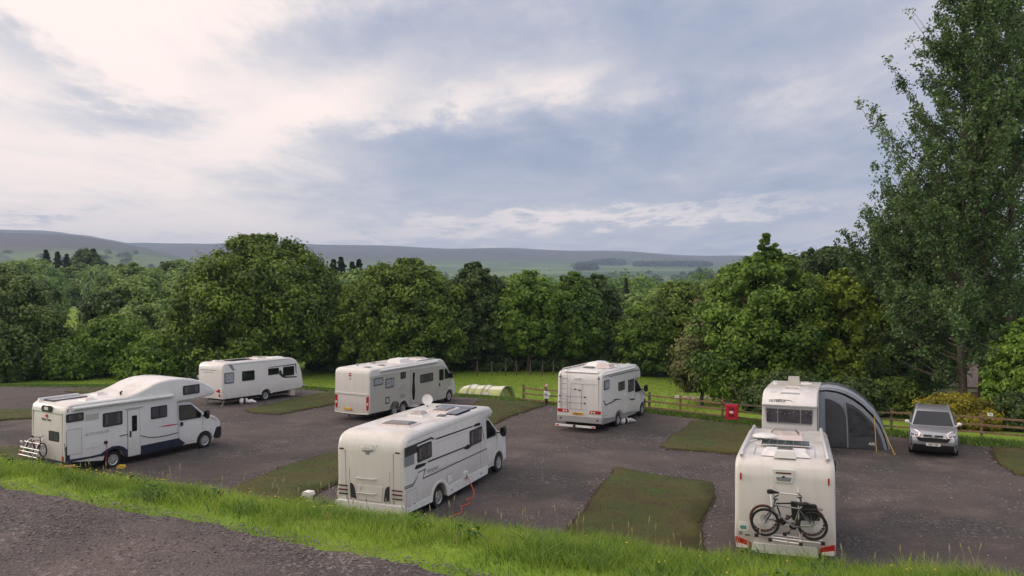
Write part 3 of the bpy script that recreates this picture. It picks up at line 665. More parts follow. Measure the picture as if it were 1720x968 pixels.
tree('yellow_shrub',1612,664,125,42,'gorse','bush','bright yellow leaved shrub behind the silver car',G2,.02,120,200,.13,210,tb=.5,lr=.12,cat='shrub')
tree('hazel_shrub',1706,660,80,41.5,'darkgreen','bush','dark green shrub right of the yellow shrub',G2,.02,90,190,.18,211,tb=.5,lr=.13,cat='shrub')
tree('hazel_shrub',1275,640,60,50,'darkgreen','bush','dark scrub at the foot of the pointed sycamore',G2,.02,90,180,.2,212,lr=.13,cat='shrub')
tree('hazel_shrub',1330,625,130,49,'darkgreen','bush','dark scrub behind the roof of the small caravan',G2,.02,100,180,.22,213,lr=.13,cat='shrub')
tree('hazel_shrub',1430,635,110,47,'darkgreen','bush','dark scrub above the curved awning',G2,.02,90,180,.2,214,lr=.13,cat='shrub')
# conifers and middle distance
con=tree('conifer_tree',1052,468,34,118,'conifer','spire','single dark spire conifer between the trees',None,.04,150,90,.42,301,lr=.15,fill=.5)
hc=(460.7-468)/1374*118-Hs((1052-860)/1374*118,118)
CONS=[(78,420,290),(97,423,295),(112,427,300),(560,436,150),(573,432,155),(592,440,150),(603,436,158),(620,446,150),(540,440,160)]
for i,(px,tp,Y) in enumerate(CONS):
    clone(con,px,tp,Y,['leftmost of the dark conifers on the left skyline','second dark conifer on the left skyline','third dark conifer on the left skyline','first of the conifers right of the huge sycamore','second of the conifers right of the huge sycamore','third of the conifers right of the huge sycamore','fourth of the conifers right of the huge sycamore','last conifer beside the broad domed sycamore','conifer half hidden by the huge sycamore'][i],1.5,i*1.3,hc,'skyline conifers')
del con['label']; con['label']='single dark spire conifer standing between the green trees'
mids=[]
for i,(kind,prof) in enumerate((('hazed_midgreen','dome'),('hazed_midlight','round'),('darkgreen','round'),('hazed_midgreen','dome'))):
    px,tp,w,Y=[(235,468,130,104),(305,500,120,98),(182,488,84,100),(320,460,110,120)][i]
    mids.append((tree('woodland_tree',px,tp,w,Y,kind,prof,['dull green tree in the middle of the left wood','light green rounded tree left of the huge sycamore','dark rounded tree beside the field gap','olive topped tree left of the huge sycamore crown'][i],'middle distance woodland trees',.08,110,150,.5,320+i,lr=.13),(460.7-tp)/1374*Y-Hs((px-860)/1374*Y,Y)))
MID=[(20,440,190,0),(60,436,230,1),(130,444,290,3),(147,418,300,2),(175,446,285,1),(100,452,300,0),(215,442,190,3),(255,452,170,0),(282,440,210,2),(300,438,215,0),(330,447,190,1),(60,470,110,2),(40,462,125,1),(262,486,112,1),(345,478,106,3),
 (205,500,108,1),(240,512,92,0),(370,520,92,2),(508,470,120,2),(530,452,140,0),(625,452,130,1),(640,470,110,3),(1060,494,100,1),(1110,488,112,0),(1170,482,120,2),(1190,497,98,1),(1120,476,150,3),(1040,486,130,2),(1210,470,130,1),
 (1455,450,110,2),(1480,455,120,0),(1500,470,100,1),(1550,480,95,2),(1590,470,110,0),(1650,475,105,1),(1700,470,115,2),(1530,520,80,0),(1580,540,76,2),(1640,530,78,1),(1460,500,82,2),(760,470,115,2),(850,472,120,0),(925,478,118,2),(0,480,110,0),(1240,500,90,2),(1350,480,95,0)]
WORDS=['young','leafy','rounded','broad','low','bushy','dense']
for i,(px,tp,Y,k) in enumerate(MID):
    o,h=mids[k]
    where='left' if px<420 else 'centre' if px<1040 else 'right'
    clone(o,px,tp,Y,'%s %s tree in the %s woodland, number %d from the left'%(['grey green','light green','dark green','olive'][k],WORDS[i%7],where,1+sum(1 for q in MID if q[0]<px and (('left' if q[0]<420 else 'centre' if q[0]<1040 else 'right')==where))),random.Random(i).uniform(.8,1.15),i*1.9,h,'middle distance woodland trees')
weeds()
# far woods (read as one mass)
def wood(name,spots,label,kind,size,nl=26,seed=1):
    rg=np.random.default_rng(seed); VV=[];QQ=[];TT=[];k=0
    for (x,y,w,h) in spots:
        z=Hs(x,y); n=nl*14; D=rg.normal(size=(n,3)); D/=np.linalg.norm(D,axis=1,keepdims=True); D[:,2]=np.abs(D[:,2])*1.0-.12
        L=rg.integers(0,nl,n); off=rg.normal(0,.30,(nl,3))*np.array([w*.5,w*.5,h*.25])
        P=D*np.array([w*.36,w*.36,h*.6])*rg.uniform(.75,1.05,n)[:,None]+off[L]+np.array([x,y,z+h*.35])
        V,Q,T=leaves(P,D+rg.normal(0,.4,(n,3))+np.array([0,0,.4]),size,rg,np.clip(.45+rg.normal(0,.15,nl)[L]+rg.normal(0,.1,n),0,1)); VV.append(V);QQ.append(Q+k);TT.append(T);k+=len(V)
    o=link(name,raw_mesh(name,np.concatenate(VV),np.concatenate(QQ),F[kind],np.concatenate(TT))); tag(o,label,'woodland',kind='stuff')
rg=np.random.default_rng(77)
sp=[]
for i in range(330):
    Y=rg.uniform(240,900); px=rg.uniform(-60,1780); 
    if 60<px<200 and Y<310: continue
    sp.append(((px-860)/1374*Y,Y,rg.uniform(9,16),rg.uniform(9,15)))
wood('valley_woodland',sp,'hazy woodland filling the valley beyond the field trees','green',1.5,seed=2)
sp=[]
for i in range(240):
    Y=rg.uniform(900,2200); px=rg.uniform(-60,1780); sp.append(((px-860)/1374*Y+rg.normal(0,20),Y,rg.uniform(14,26),rg.uniform(10,16)))
wood('distant_woodland',sp,'far hedgerow trees dotted over the valley pasture','darkgreen',3.5,14,seed=3)
def plantation(x0,x1,Y,dep,n,label,seed):
    r=np.random.default_rng(seed); sp=[]
    for i in range(n):
        px=r.uniform(x0,x1); y=Y+r.uniform(0,dep)*(1-abs((px-(x0+x1)/2)/((x1-x0)/2))**3*.6); sp.append(((px-860)/1374*y,y,r.uniform(26,34),r.uniform(20,26)))
    wood('hillside_plantation',sp,label,'conifer',6,10,seed)
plantation(995,1046,3300,260,70,'dark strip of plantation high on the far hillside',31)
plantation(969,998,2450,130,40,'small dark block of plantation low on the far hillside',32)
plantation(1068,1200,3050,60,90,'long thin line of dark trees on the far hillside',33)
plantation(1168,1184,1300,80,12,'small dark copse on the valley floor at right',34)

# poplars: ascending branches with leaves along their twigs
def poplar(name,px,Y,ht,wid,label,seed,nb=130,lpb=330,rt=.27):
    rg=np.random.default_rng(seed); x=(px-860)/1374*Y; z0=Hs(x,Y); e=empty(name,(x,Y,z0),(0,0,seed*.7),label,'tree','tall poplars behind the silver car')
    mb=MB(); lean=rg.normal(0,.25,2)
    def ax(z): return np.array([lean[0]*(z/ht)**2+.12*math.sin(z*.35+seed),lean[1]*(z/ht)**2,z])
    zs=np.linspace(-.3,ht*.97,16); mb.tube([tuple(ax(z)) if z>0 else (0,0,z) for z in zs],[rt*(1.25 if i==0 else 1)*(1-.93*max(z,0)/ht) for i,z in enumerate(zs)],10)
    P=[];N=[];T=[]
    for b in range(nb):
        u=rg.uniform(.07,.98); z=u*ht; a=rg.uniform(0,2*PI)
        prof=np.interp(u,[0,.1,.3,.45,.62,.75,.88,1],[.6,.75,.92,1,.74,.47,.26,.08]); L=wid*.5*prof*rg.uniform(.65,1.25)
        o=ax(z); d=np.array([math.cos(a),math.sin(a),0]); rise=rg.uniform(.75,1.5)*L
        if u<.25: rise*=.45
        pts=[o+d*L*t+np.array([0,0,rise*t**1.35]) for t in (0,.25,.5,.75,1)]
        r0=.05*prof+.012; mb.tube([tuple(p) for p in pts],[r0,r0*.75,r0*.5,r0*.3,.008],5,cap=False)
        n=int(lpb*(.4+.6*prof)); t=rg.uniform(.18,1.04,n); ncl=max(6,int(n/20))
        # leaf clusters on short twigs
        ct=rg.uniform(.15,1.05,ncl); co=rg.normal(0,1,(ncl,3)); co/=np.linalg.norm(co,axis=1,keepdims=True); co*=rg.uniform(.1,.7,ncl)[:,None]*(.55+.45*prof)*(1.25-ct)[:,None]; 
        k=rg.integers(0,ncl,n); tt=ct[k]
        C=o+d*(L*tt)[:,None]; C[:,2]+=rise*tt**1.35; C+=co[k]; C+=rg.normal(0,.15,(n,3))
        P.append(C); N.append(rg.normal(0,1,(n,3))+np.array([0,0,.5])+d*.3); T.append(np.clip(.4+rg.normal(0,.16,ncl)[k]+rg.normal(0,.16,n),0,1))
    P=np.concatenate(P);N=np.concatenate(N);T=np.concatenate(T); ok=P[:,2]>np.where(np.hypot(P[:,0],P[:,1])<1.5,1.4,3.5) if ht>20 else P[:,2]>.6; P,N,T=P[ok],N[ok],T[ok]
    V,Q,T=leaves(P,N,.19,rg,T)
    link('crown',raw_mesh('crown',V,Q,F['poplar'],T),e)
    t=mb.build('trunk',M['palebark'],e,60)
    return e
poplar('poplar_tree',1617,46.5,27.5,9.3,'tall poplar with pale trunk behind the yellow shrub',5,230,330)
poplar('poplar_tree',1697,48,31,9.5,'tall poplar at the right edge, trunk beside the first',9,170,300)
poplar('poplar_tree',1660,55,30,9,'poplar standing behind and between the front two',12,80,300)
tree('ash_tree',1562,432,120,58,'poplar','egg','dense grey green tree between the yellow green tree and the poplars',G2,.48,190,240,.26,215,tb=.45,lr=.11)
tree('ash_tree',1650,460,150,58,'poplar','egg','dense foliage filling in behind the poplar trunks',G2,.48,190,240,.26,216,tb=.35,lr=.11)
poplar('poplar_tree',1545,52,14.5,8.5,'short poplar with its top among the lower branches',15,150,600,.16)
# ------------------------------------------------------------------ vehicles (local frame: x forward from the tail, y to the left, z up)
def vroot(name,pose,label,cat,group=None):
    X,Y,Z,yaw,pi,ro=pose
    return empty(name,(X,Y,Z),(ro,-pi,yaw+PI/2),label,cat,group)
def shell(name,prof,W,r,m,parent,zmin=.9,taper=None,ins=None):
    """body shell: side profile swept across the width, with the side edges of roof and tail rounded"""
    n=len(prof); P=[Vector(p) for p in prof]
    area=sum(P[i].x*P[(i+1)%n].y-P[(i+1)%n].x*P[i].y for i in range(n)); sg=1 if area>0 else -1
    nor=[]
    for i in range(n):
        a=(P[i]-P[i-1]); b=(P[(i+1)%n]-P[i])
        na=Vector((-a.y,a.x)).normalized()*sg if a.length else Vector((0,0)); nb=Vector((-b.y,b.x)).normalized()*sg if b.length else Vector((0,0))
        v=(na+nb); v=v.normalized() if v.length>1e-6 else na
        c=max(.5,v.dot(na)); nor.append(v/c)
    rings=[]
    th=[0,22,45,68,90]
    seq=[(-W/2+r*(1-math.sin(rad(a))),r*(1-math.cos(rad(a)))) for a in th][::-1]+[(W/2-r*(1-math.sin(rad(a))),r*(1-math.cos(rad(a)))) for a in th]
    mb=MB(); V=[]
    # rings run from the outer face (inset r) to the full profile and back
    seq=[(-W/2+r*(1-math.cos(rad(a))),r*(1-math.sin(rad(a)))) for a in (0,22,45,68,90)]
    seq=seq+[(-y,o) for y,o in seq[::-1]]
    for y,o in seq:
        for i in range(n):
            k=SS((P[i].y-zmin+.1)/.3) if ins is None else ins(P[i].x,P[i].y)
            q=P[i]+nor[i]*o*float(k); yy=y
            if taper: yy=y*taper(q.x,q.y)
            V.append((q.x,yy,q.y))
    R=len(seq); Fc=[tuple(range(n)),tuple(range((R-1)*n,R*n))]
    for j in range(R-1):
        for i in range(n): Fc.append((j*n+i,j*n+(i+1)%n,(j+1)*n+(i+1)%n,(j+1)*n+i))
    mb.add(V,Fc); return mb.build(name,m,parent,38)
def arch(cx,r,z0,z1,n=9):
    """wheel arch points travelling forward (increasing x)"""
    a0=math.asin(max(-1,min(1,(z0-.34)/r))); a1=math.asin(max(-1,min(1,(z1-.34)/r)))
    return [(cx+r*math.cos(a),.34+r*math.sin(a)) for a in np.linspace(PI-a0,a1,n)]
class Veh:
    def __init__(s,root,W): s.e=root; s.W=W
    def side(s,name,pts,m,t=.006,off=0,parent=None,y=None,sgn=-1,r=0,taper=None,smooth=30):
        if r: pts=rr(pts,r)
        Y=s.W/2 if y is None else y; mb=MB()
        if taper is None: mb.prism([tuple(p) for p in pts],1,sgn*(Y+off-.004),sgn*(Y+off+t))
        else:
            n=len(pts); V=[(p[0],sgn*((Y)*taper(p[0],p[1])+off-.01),p[1]) for p in pts]+[(p[0],sgn*((Y)*taper(p[0],p[1])+off+t),p[1]) for p in pts]
            mb.add(V,[tuple(range(n)),tuple(range(2*n-1,n-1,-1))]+[(i,i+n,(i+1)%n+n,(i+1)%n) for i in range(n)])
        return mb.build(name,m,parent or s.e,smooth)
    def rear(s,name,pts,m,t=.006,off=0,parent=None,r=0,x=0):
        if r: pts=rr(pts,r)
        return MB().prism([tuple(p) for p in pts],0,x-off-t,x-off+.004).build(name,m,parent or s.e)
    def window(s,x0,x1,z0,z1,m='greyglass',fr='black',sgn=-1,sl=(0,0),r=.05,split=0):
        f=s.side('window',[(x0,z0),(x1,z0+sl[0]),(x1,z1+sl[1]),(x0,z1)],M[fr],.022,sgn=sgn,r=r)
        b=.045
        if m=='greyglass' and not split:
            for xa,xb in ((x0+.10,x0+.10+(x1-x0)*.12),(x1-.10-(x1-x0)*.15,x1-.10)): s.side('curtain',[(xa,z0+.08),(xb,z0+.08),(xb,z1-.07),(xa,z1-.07)],M['curtain'],.003,off=.029,parent=f,sgn=sgn)
        if not split: s.side('pane',[(x0+b,z0+b),(x1-b,z0+b+sl[0]),(x1-b,z1-b+sl[1]),(x0+b,z1-b)],M[m],.008,off=.022,parent=f,sgn=sgn,r=r*.7)
        else:
            xm=(x0+x1)/2
            for a,c in ((x0+b,xm-.02),(xm+.02,x1-b)): s.side('pane',[(a,z0+b),(c,z0+b),(c,z1-b),(a,z1-b)],M[m],.008,off=.022,parent=f,sgn=sgn,r=r*.5)
        return f
    def rwindow(s,y0,y1,z0,z1,m='greyglass',x=0,r=.05):
        f=s.rear('window',[(y0,z0),(y1,z0),(y1,z1),(y0,z1)],M['black'],.02,r=r,x=x); b=.04
        s.rear('pane',[(y0+b,z0+b),(y1-b,z0+b),(y1-b,z1-b),(y0+b,z1-b)],M[m],.008,off=.02,parent=f,r=r*.7,x=x); return f
    def outline(s,x0,x1,z0,z1,name='locker_door',m='white',w=.018,mg='line'):
        f=s.side(name,[(x0,z0),(x1,z0),(x1,z1),(x0,z1)],M[mg],.002,r=.06)
        s.side('door_skin',[(x0+w,z0+w),(x1-w,z0+w),(x1-w,z1-w),(x0+w,z1-w)],M[m],.007,parent=f,r=.05); return f
    def roofbox(s,name,x0,x1,y0,y1,z,h,m,inset=.06,parent=None):
        mb=MB(); a=[(x0,y0,z),(x1,y0,z),(x1,y1,z),(x0,y1,z)]; b=[(x0+inset,y0+inset,z+h),(x1-inset,y0+inset,z+h),(x1-inset,y1-inset,z+h),(x0+inset,y1-inset,z+h)]
        mb.add(a+b,[(3,2,1,0),(4,5,6,7),(0,1,5,4),(1,2,6,5),(2,3,7,6),(3,0,4,7)]); return mb.build(name,m,parent or s.e,20)
    def hatch(s,x0,x1,y0,y1,z,h=.10,m='rooflight',fr='offwhite'):
        f=s.roofbox('roof_light',x0,x1,y0,y1,z-.02,.05,M[fr],.03); s.roofbox('dome',x0+.06,x1-.06,y0+.06,y1-.06,z+.02,h,M[m],.09,f); return f
    def wheel(s,x,y,r=.34,w=.21,spokes=8,cap='silver',sgn=-1,z=None):
        z=r if z is None else z; g=sgn
        mb=MB(); o=g*w/2; pr=[(r*.62,-w/2),(r*.93,-w/2),(r*.985,-w*.36),(r,-w*.2),(r,w*.2),(r*.985,w*.36),(r*.93,w/2),(r*.62,w/2),(r*.60,w*.3),(r*.60,-w*.3)]
        mb.lathe(pr+[pr[0]],(x,y,z),1,28); t=mb.build('wheel',M['rubber'],s.e,50)
        mb=MB(); yo=y+g*(w/2-.035)
        mb.lathe([(0,0),(r*.60,0)],(x,yo,z),1,24,m=1)
        q=g; mb.lathe([(r*.50,q*.012),(r*.56,q*.03),(r*.635,q*.034),(r*.64,q*.0)],(x,yo,z),1,28)
        mb.lathe([(0,q*.035),(r*.14,q*.035),(r*.17,q*.015),(r*.17,0)],(x,yo,z),1,16)
        for k in range(spokes):
            a=2*PI*k/spokes+.2; ca,sa=math.cos(a),math.sin(a); wd=r*.085
            V=[]
            for rr_,ww,yy in ((r*.12,wd*.8,.03),(r*.55,wd*1.5,.024)):
                for sg in (-1,1):
                    for dy in (0,yy): V.append((x+ca*rr_-sa*ww*sg,yo+q*dy,z+sa*rr_+ca*ww*sg))
            mb.add(V,[(0,1,3,2),(4,6,7,5),(1,5,7,3),(0,4,5,1),(2,3,7,6),(0,2,6,4)])
        mb.build('rim',[M[cap],M['black']],t,40); return t
    def mirror(s,x,z,y,sgn=-1,m='black'):
        mb=MB(); mb.tube([(x-.02,sgn*(y-.26),z-.1),(x,sgn*(y+.04),z-.06)],.025,6)
        mb.tube([(x,sgn*(y+.10),z-.20),(x+.01,sgn*(y+.11),z-.12),(x,sgn*(y+.11),z+.12),(x-.01,sgn*(y+.10),z+.18)],[.06,.10,.105,.06],10)
        o=mb.build('door_mirror',M[m],s.e,50)
        MB().prism(rr([(sgn*(y+.03),z-.14),(sgn*(y+.19),z-.14),(sgn*(y+.19),z+.12),(sgn*(y+.03),z+.12)],.03),0,x-.108,x-.10).build('mirror_glass',M['glass'],o)
        return o
def cab(v,xw,W=2.05,paint='white',low=.33,my=1.13,zt=2.2,bump='black'):
    """delivery-van cab in front of a coachbuilt body; xw = front axle"""
    A=arch(xw,.42,.36,.36,11)
    prof=[(xw-1.5,low),(xw-.45,low)]+A+[(xw+.5,.34),(xw+.82,.30),(xw+.93,.36),(xw+.97,.62),(xw+.93,.82),(xw+.90,1.02),(xw+.78,1.17),(xw+.52,1.32),(xw+.22,1.43),(xw+.02,1.52),(xw-.32,1.83),(xw-.66,2.12),(xw-.85,zt),(xw-1.5,zt+.02)]
    tp=lambda x,z: (1-.11*max(0,z-1.3))*(1-.13*max(0,(x-xw-.15)/.82)**2)
    b=shell('cab',prof,W,.06,M[paint],v.e,zmin=1.1,taper=tp)
    low_=[(xw+.44,.40),(xw+.55,.33),(xw+.84,.28),(xw+.975,.36),(xw+1.0,.62),(xw+.97,.80),(xw+.70,.80),(xw+.60,.62)]
    shell('front_bumper',low_,W+.01,.03,M[bump],v.e,zmin=5,taper=tp)
    for sg in (-1,1):
        Y=W/2
        f=v.side('side_window',rr([(xw-1.22,1.38),(xw-.18,1.36),(xw-.12,1.52),(xw-.62,1.99),(xw-1.22,2.02)],.06),M['black'],.006,y=Y,sgn=sg,taper=tp)
        v.side('pane',rr([(xw-1.18,1.42),(xw-.24,1.40),(xw-.19,1.52),(xw-.64,1.95),(xw-1.18,1.98)],.05),M['glass'],.006,off=.006,y=Y,sgn=sg,taper=tp,parent=f)
        for (pts) in ([(xw-1.27,.42),(xw-1.255,.42),(xw-1.255,2.06),(xw-1.27,2.06)],[(xw-.13,.82),(xw-.115,.82),(xw-.06,1.46),(xw-.075,1.46)],[(xw-1.26,.42),(xw-.5,.42),(xw-.5,.434),(xw-1.26,.434)]):
            v.side('door_gap',pts,M['line'],.002,y=Y,sgn=sg,taper=tp)
        v.side('door_handle',rr([(xw-1.20,1.15),(xw-1.08,1.15),(xw-1.08,1.30),(xw-1.20,1.30)],.02),M['black'],.02,y=Y,sgn=sg,taper=tp)
        # arch trim
        o=arch(xw,.46,.30,.30,13); i=arch(xw,.415,.32,.32,13)
        v.side('arch_trim',o+i[::-1],M[paint],.012,y=Y,sgn=sg,taper=tp)
        mb=MB(); mb.add([(xw+.50,sg*(Y*tp(xw+.5,1.2)+.004),1.20),(xw+.84,sg*(Y*tp(xw+.84,1.0)-.03),1.0),(xw+.925,sg*.66,.98),(xw+.80,sg*.62,1.18),(xw+.55,sg*(Y*tp(xw+.5,1.3)-.06),1.325)],[(0,1,2,3,4)])
        hl=mb.build('headlight',M['clear'],v.e)
        v.mirror(xw-.05,1.52,Y*my,sgn=sg)
    # windscreen
    mb=MB(); w0,w1=W/2*.93*tp(xw,1.5),W/2*.90*tp(xw,2.1)
    mb.add([(xw+.035,-w0,1.535),(xw+.035,w0,1.535),(xw-.60,w1,2.105),(xw-.60,-w1,2.105)],[(0,1,2,3)]); mb.build('windscreen',M['glass'],v.e)
    MB().prism([(-.6,.84),(.6,.84),(.55,.98),(-.55,.98)],0,xw+.93,xw+.955).build('grille',M['black'],v.e)
    return tp
def chassis(v,x0,x1,zt=.6,z0=.26,w=None):
    w=w or v.W-.5
    MB().box(((x0+x1)/2,0,(zt+z0)/2),(x1-x0,w,zt-z0)).build('chassis',M['chassis'],v.e)
def rail(v,name,pts,r,m,parent=None): return MB().tube(pts,r,8).build(name,m,parent or v.e,60)
POSE={'A':(-17.482,30.715,-7.5718,-.5481,.001,.0014),'B':(-18.0755,48.8723,-7.8743,-.5773,-.014,-.019),'C':(-8.3809,42.7885,-7.7268,-.494,.0087,.0005),
'D':(-4.0975,23.7464,-7.2786,-.4073,.016,-.0122),'E':(3.2296,39.1166,-7.573,-.4918,-.0117,-.007),'F':(6.592,19.6512,-7.1758,-.3426,-.0355,-.013),
'G':(11.5435,33.9479,-7.4872,-.4031,-.0263,-.0071),'H':(17.0155,32.907,-7.4328,-.4646,.0097,-.0099)}
MHG='parked motorhomes'
# ---- A: big overcab motorhome with navy skirt
def van_a():
    e=vroot('motorhome',POSE['A'],'white motorhome with swooping overcab roof and navy blue skirt','motorhome',MHG); v=Veh(e,2.3)
    xr,xf=1.9,6.2
    prof=[(-.01,.62),(-.02,1.3),(0,2.45),(.05,2.60),(.17,2.70),(.35,2.735),(1.0,2.74),(1.7,2.73),(2.2,2.725),(2.53,2.74),(2.78,2.79),(3.03,2.86),(3.35,2.97),(3.66,3.09),(4.0,3.17),(4.32,3.205),(4.75,3.21),(5.13,3.175),(5.55,3.10),(5.91,2.98),(6.22,2.83),(6.49,2.67),(6.64,2.53),(6.69,2.43),(6.66,2.34),(6.56,2.29),(6.1,2.235),(5.62,2.20),(4.80,2.20),(4.78,.40),(2.36,.40)]
    prof+=arch(xr,.44,.40,.5)[::-1]
    shell('body',prof,2.3,.10,M['white'],e)
    chassis(v,.4,5.6)
    cab(v,xf,2.05)
    sk=[(-.01,.60),(1.46,.585)]+arch(xr,.435,.585,.42)+[(2.47,.33),(4.95,.36),(5.12,.42),(4.80,.69),(3.08,.68),(2.44,.65),(2.30,.78),(2.1,.86),(1.85,.88),(1.6,.80),(1.36,.67),(.9,.66),(-.01,.70)]
    v.side('skirt',sk,M['navy'],.02); v.side('skirt',sk,M['navy'],.02,sgn=1)
    v.side('corner_panel',[(-.005,.68),(.16,.69),(.16,1.32),(.0,1.16)],M['navy'],.006)
    v.rear('corner_panel',[(-1.12,.64),(-.95,.64),(-1.02,1.22),(-1.12,1.30)],M['navy'],.008)
    f=v.side('habitation_door',rr([(2.48,.34),(3.05,.34),(3.01,2.18),(2.48,2.20)],.05),M['line'],.022); v.side('door_skin',rr([(2.495,.355),(3.035,.355),(2.995,2.165),(2.495,2.185)],.05),M['white'],.008,off=.022,parent=f)
    v.side('pane',rr([(2.66,1.32),(2.88,1.32),(2.88,1.95),(2.66,1.95)],.04),M['glass'],.008,off=.03,parent=f); v.side('handle',rr([(2.56,1.12),(2.62,1.12),(2.62,1.36),(2.56,1.36)],.02),M['black'],.03,off=.03,parent=f)
    v.side('door_rail',[(2.40,2.235),(3.15,2.235),(3.15,2.255),(2.40,2.255)],M['greyplastic'],.04)
    v.window(.03,.70,2.07,2.38); v.window(1.46,2.27,1.68,2.21); v.window(3.52,4.26,1.67,2.17,split=1); v.window(5.03,5.85,2.46,2.85)
    v.side('fridge_vent',rr([(.78,2.03),(1.29,2.03),(1.29,2.27),(.78,2.27)],.02),M['beige'],.012); v.side('fridge_vent',rr([(.78,.98),(1.29,.98),(1.29,1.22),(.78,1.22)],.02),M['offwhite'],.012)
    v.outline(.04,.63,.84,1.80); 
    mb=MB(); mb.tube([(.26,-1.21,2.56),(4.50,-1.21,2.52)],.068,10); mb.box((2.38,-1.19,2.585),(4.24,.12,.03)); mb.build('roll_out_awning',M['offwhite'],e,50)
    v.side('red_stripe',[(3.80,1.30),(4.3,1.325),(4.78,1.30),(4.78,1.27),(4.35,1.262)],M['redgraphic'],.003)
    cv=[(2.15,1.21),(2.47,1.215),(2.75,1.19),(3.06,1.07),(3.44,.93),(3.85,.88),(4.21,.87),(4.78,.905)]; v.side('curved_stripe',cv+[(x,z+.035) for x,z in cv[::-1]],M['graphite'],.0095,off=.0)
    text_mesh('lettering','AUTO-ROLLER',.15,M['greyplastic'],e,(1.22,-1.156,1.50),(1,0,0),(0,0,1),shear=.3,depth=.001)
    v.side('socket_cover',rr([(1.50,1.02),(1.64,1.02),(1.64,1.14),(1.50,1.14)],.05),M['black'],.03)
    v.side('side_marker',[(.07,2.46),(.10,2.46),(.13,2.58),(.10,2.58)],M['red'],.012)
    text_mesh('lettering','Roller Team',.125,M['graphite'],e,(-.028,.06,2.10),(0,-1,0),(0,0,1),depth=.001,bold=.004)
    v.rear('emblem',[(-.04,2.20),(.06,2.17),(.14,2.23),(.10,2.29),(-.02,2.29)],M['redgraphic'],.02)
    v.rwindow(-.78,-.08,1.32,1.70); v.rear('rear_lamp_unit',rr([(-.31,2.40),(.38,2.40),(.34,2.63),(-.34,2.63)],.08),M['graphite'],.04); v.rear('camera',rr([(-.1,2.46),(.16,2.46),(.16,2.58),(-.1,2.58)],.02),M['offwhite'],.05)
    for y0 in (-1.06,.92): v.rear('tail_lamp',rr([(y0,.66),(y0+.12,.66),(y0+.12,.82),(y0,.82)],.03),M['red'],.03)
    MB().prism(rr([(-1.14,.42),(1.14,.42),(1.14,.64),(-1.14,.64)],.05),0,-.08,.2).build('rear_bumper',M['navy'],e)
    v.roofbox('solar_panel',.25,1.6,.05,.72,2.742,.04,M['solar'],.01); v.roofbox('roof_spoiler',.1,1.7,.76,.9,2.74,.08,M['offwhite'],.03)
    v.hatch(.9,1.42,-.92,-.4,2.745,.06,'pinkish'); v.hatch(2.0,2.5,.1,.6,2.735,.07,'pinkish'); MB().tube([(2.6,-.55,2.7),(2.6,-.55,2.84),(2.68,-.5,2.86)],.04,8).build('aerial',M['black'],e)
    for x,sp in ((xr,8),(xf,8)):
        for sg in (-1,1): v.wheel(x,sg*(1.0 if x==xr else .93),sgn=sg)
    # folded cycle rack on the tail
    mb=MB()
    for z,x in ((1.18,-.20),(.98,-.32),(.86,-.38),(.72,-.42)): mb.tube([(x,1.24,z),(x,.0,z)],.024,8)
    for y in (1.08,.32): mb.tube([(-.02,y,1.3),(-.18,y,1.2),(-.40,y,.72),(-.02,y,.68)],.02,8)
    mb.build('cycle_rack',M['alu'],e,60)
    for y in (1.28,): 
        for z in (1.18,.98,.74): MB().tube([(-.3,y-.05,z),(-.3,y+.02,z)],.05,8).build('end_cap',M['offwhite'],e)
    mb=MB(); v.rear('reflector',[(1.12,.62),(1.2,.62),(1.2,.9),(1.12,.9)],M['red'],.02,x=-.38)
    v.side('panel_joint',[(.12,2.645),(2.6,2.645),(2.6,2.655),(.12,2.655)],M['line'],.002); v.side('panel_joint',[(4.74,.8),(4.75,.8),(4.75,2.2),(4.74,2.2)],M['line'],.003)
    for y in (-.98,.98): v.rear('panel_joint',[(y-.005,.7),(y+.005,.7),(y+.005,2.4),(y-.005,2.4)],M['line'],.024)
    v.rear('panel_joint',[(-1.0,2.37),(1.0,2.37),(1.0,2.38),(-1.0,2.38)],M['line'],.022)
    return e
VA=van_a()
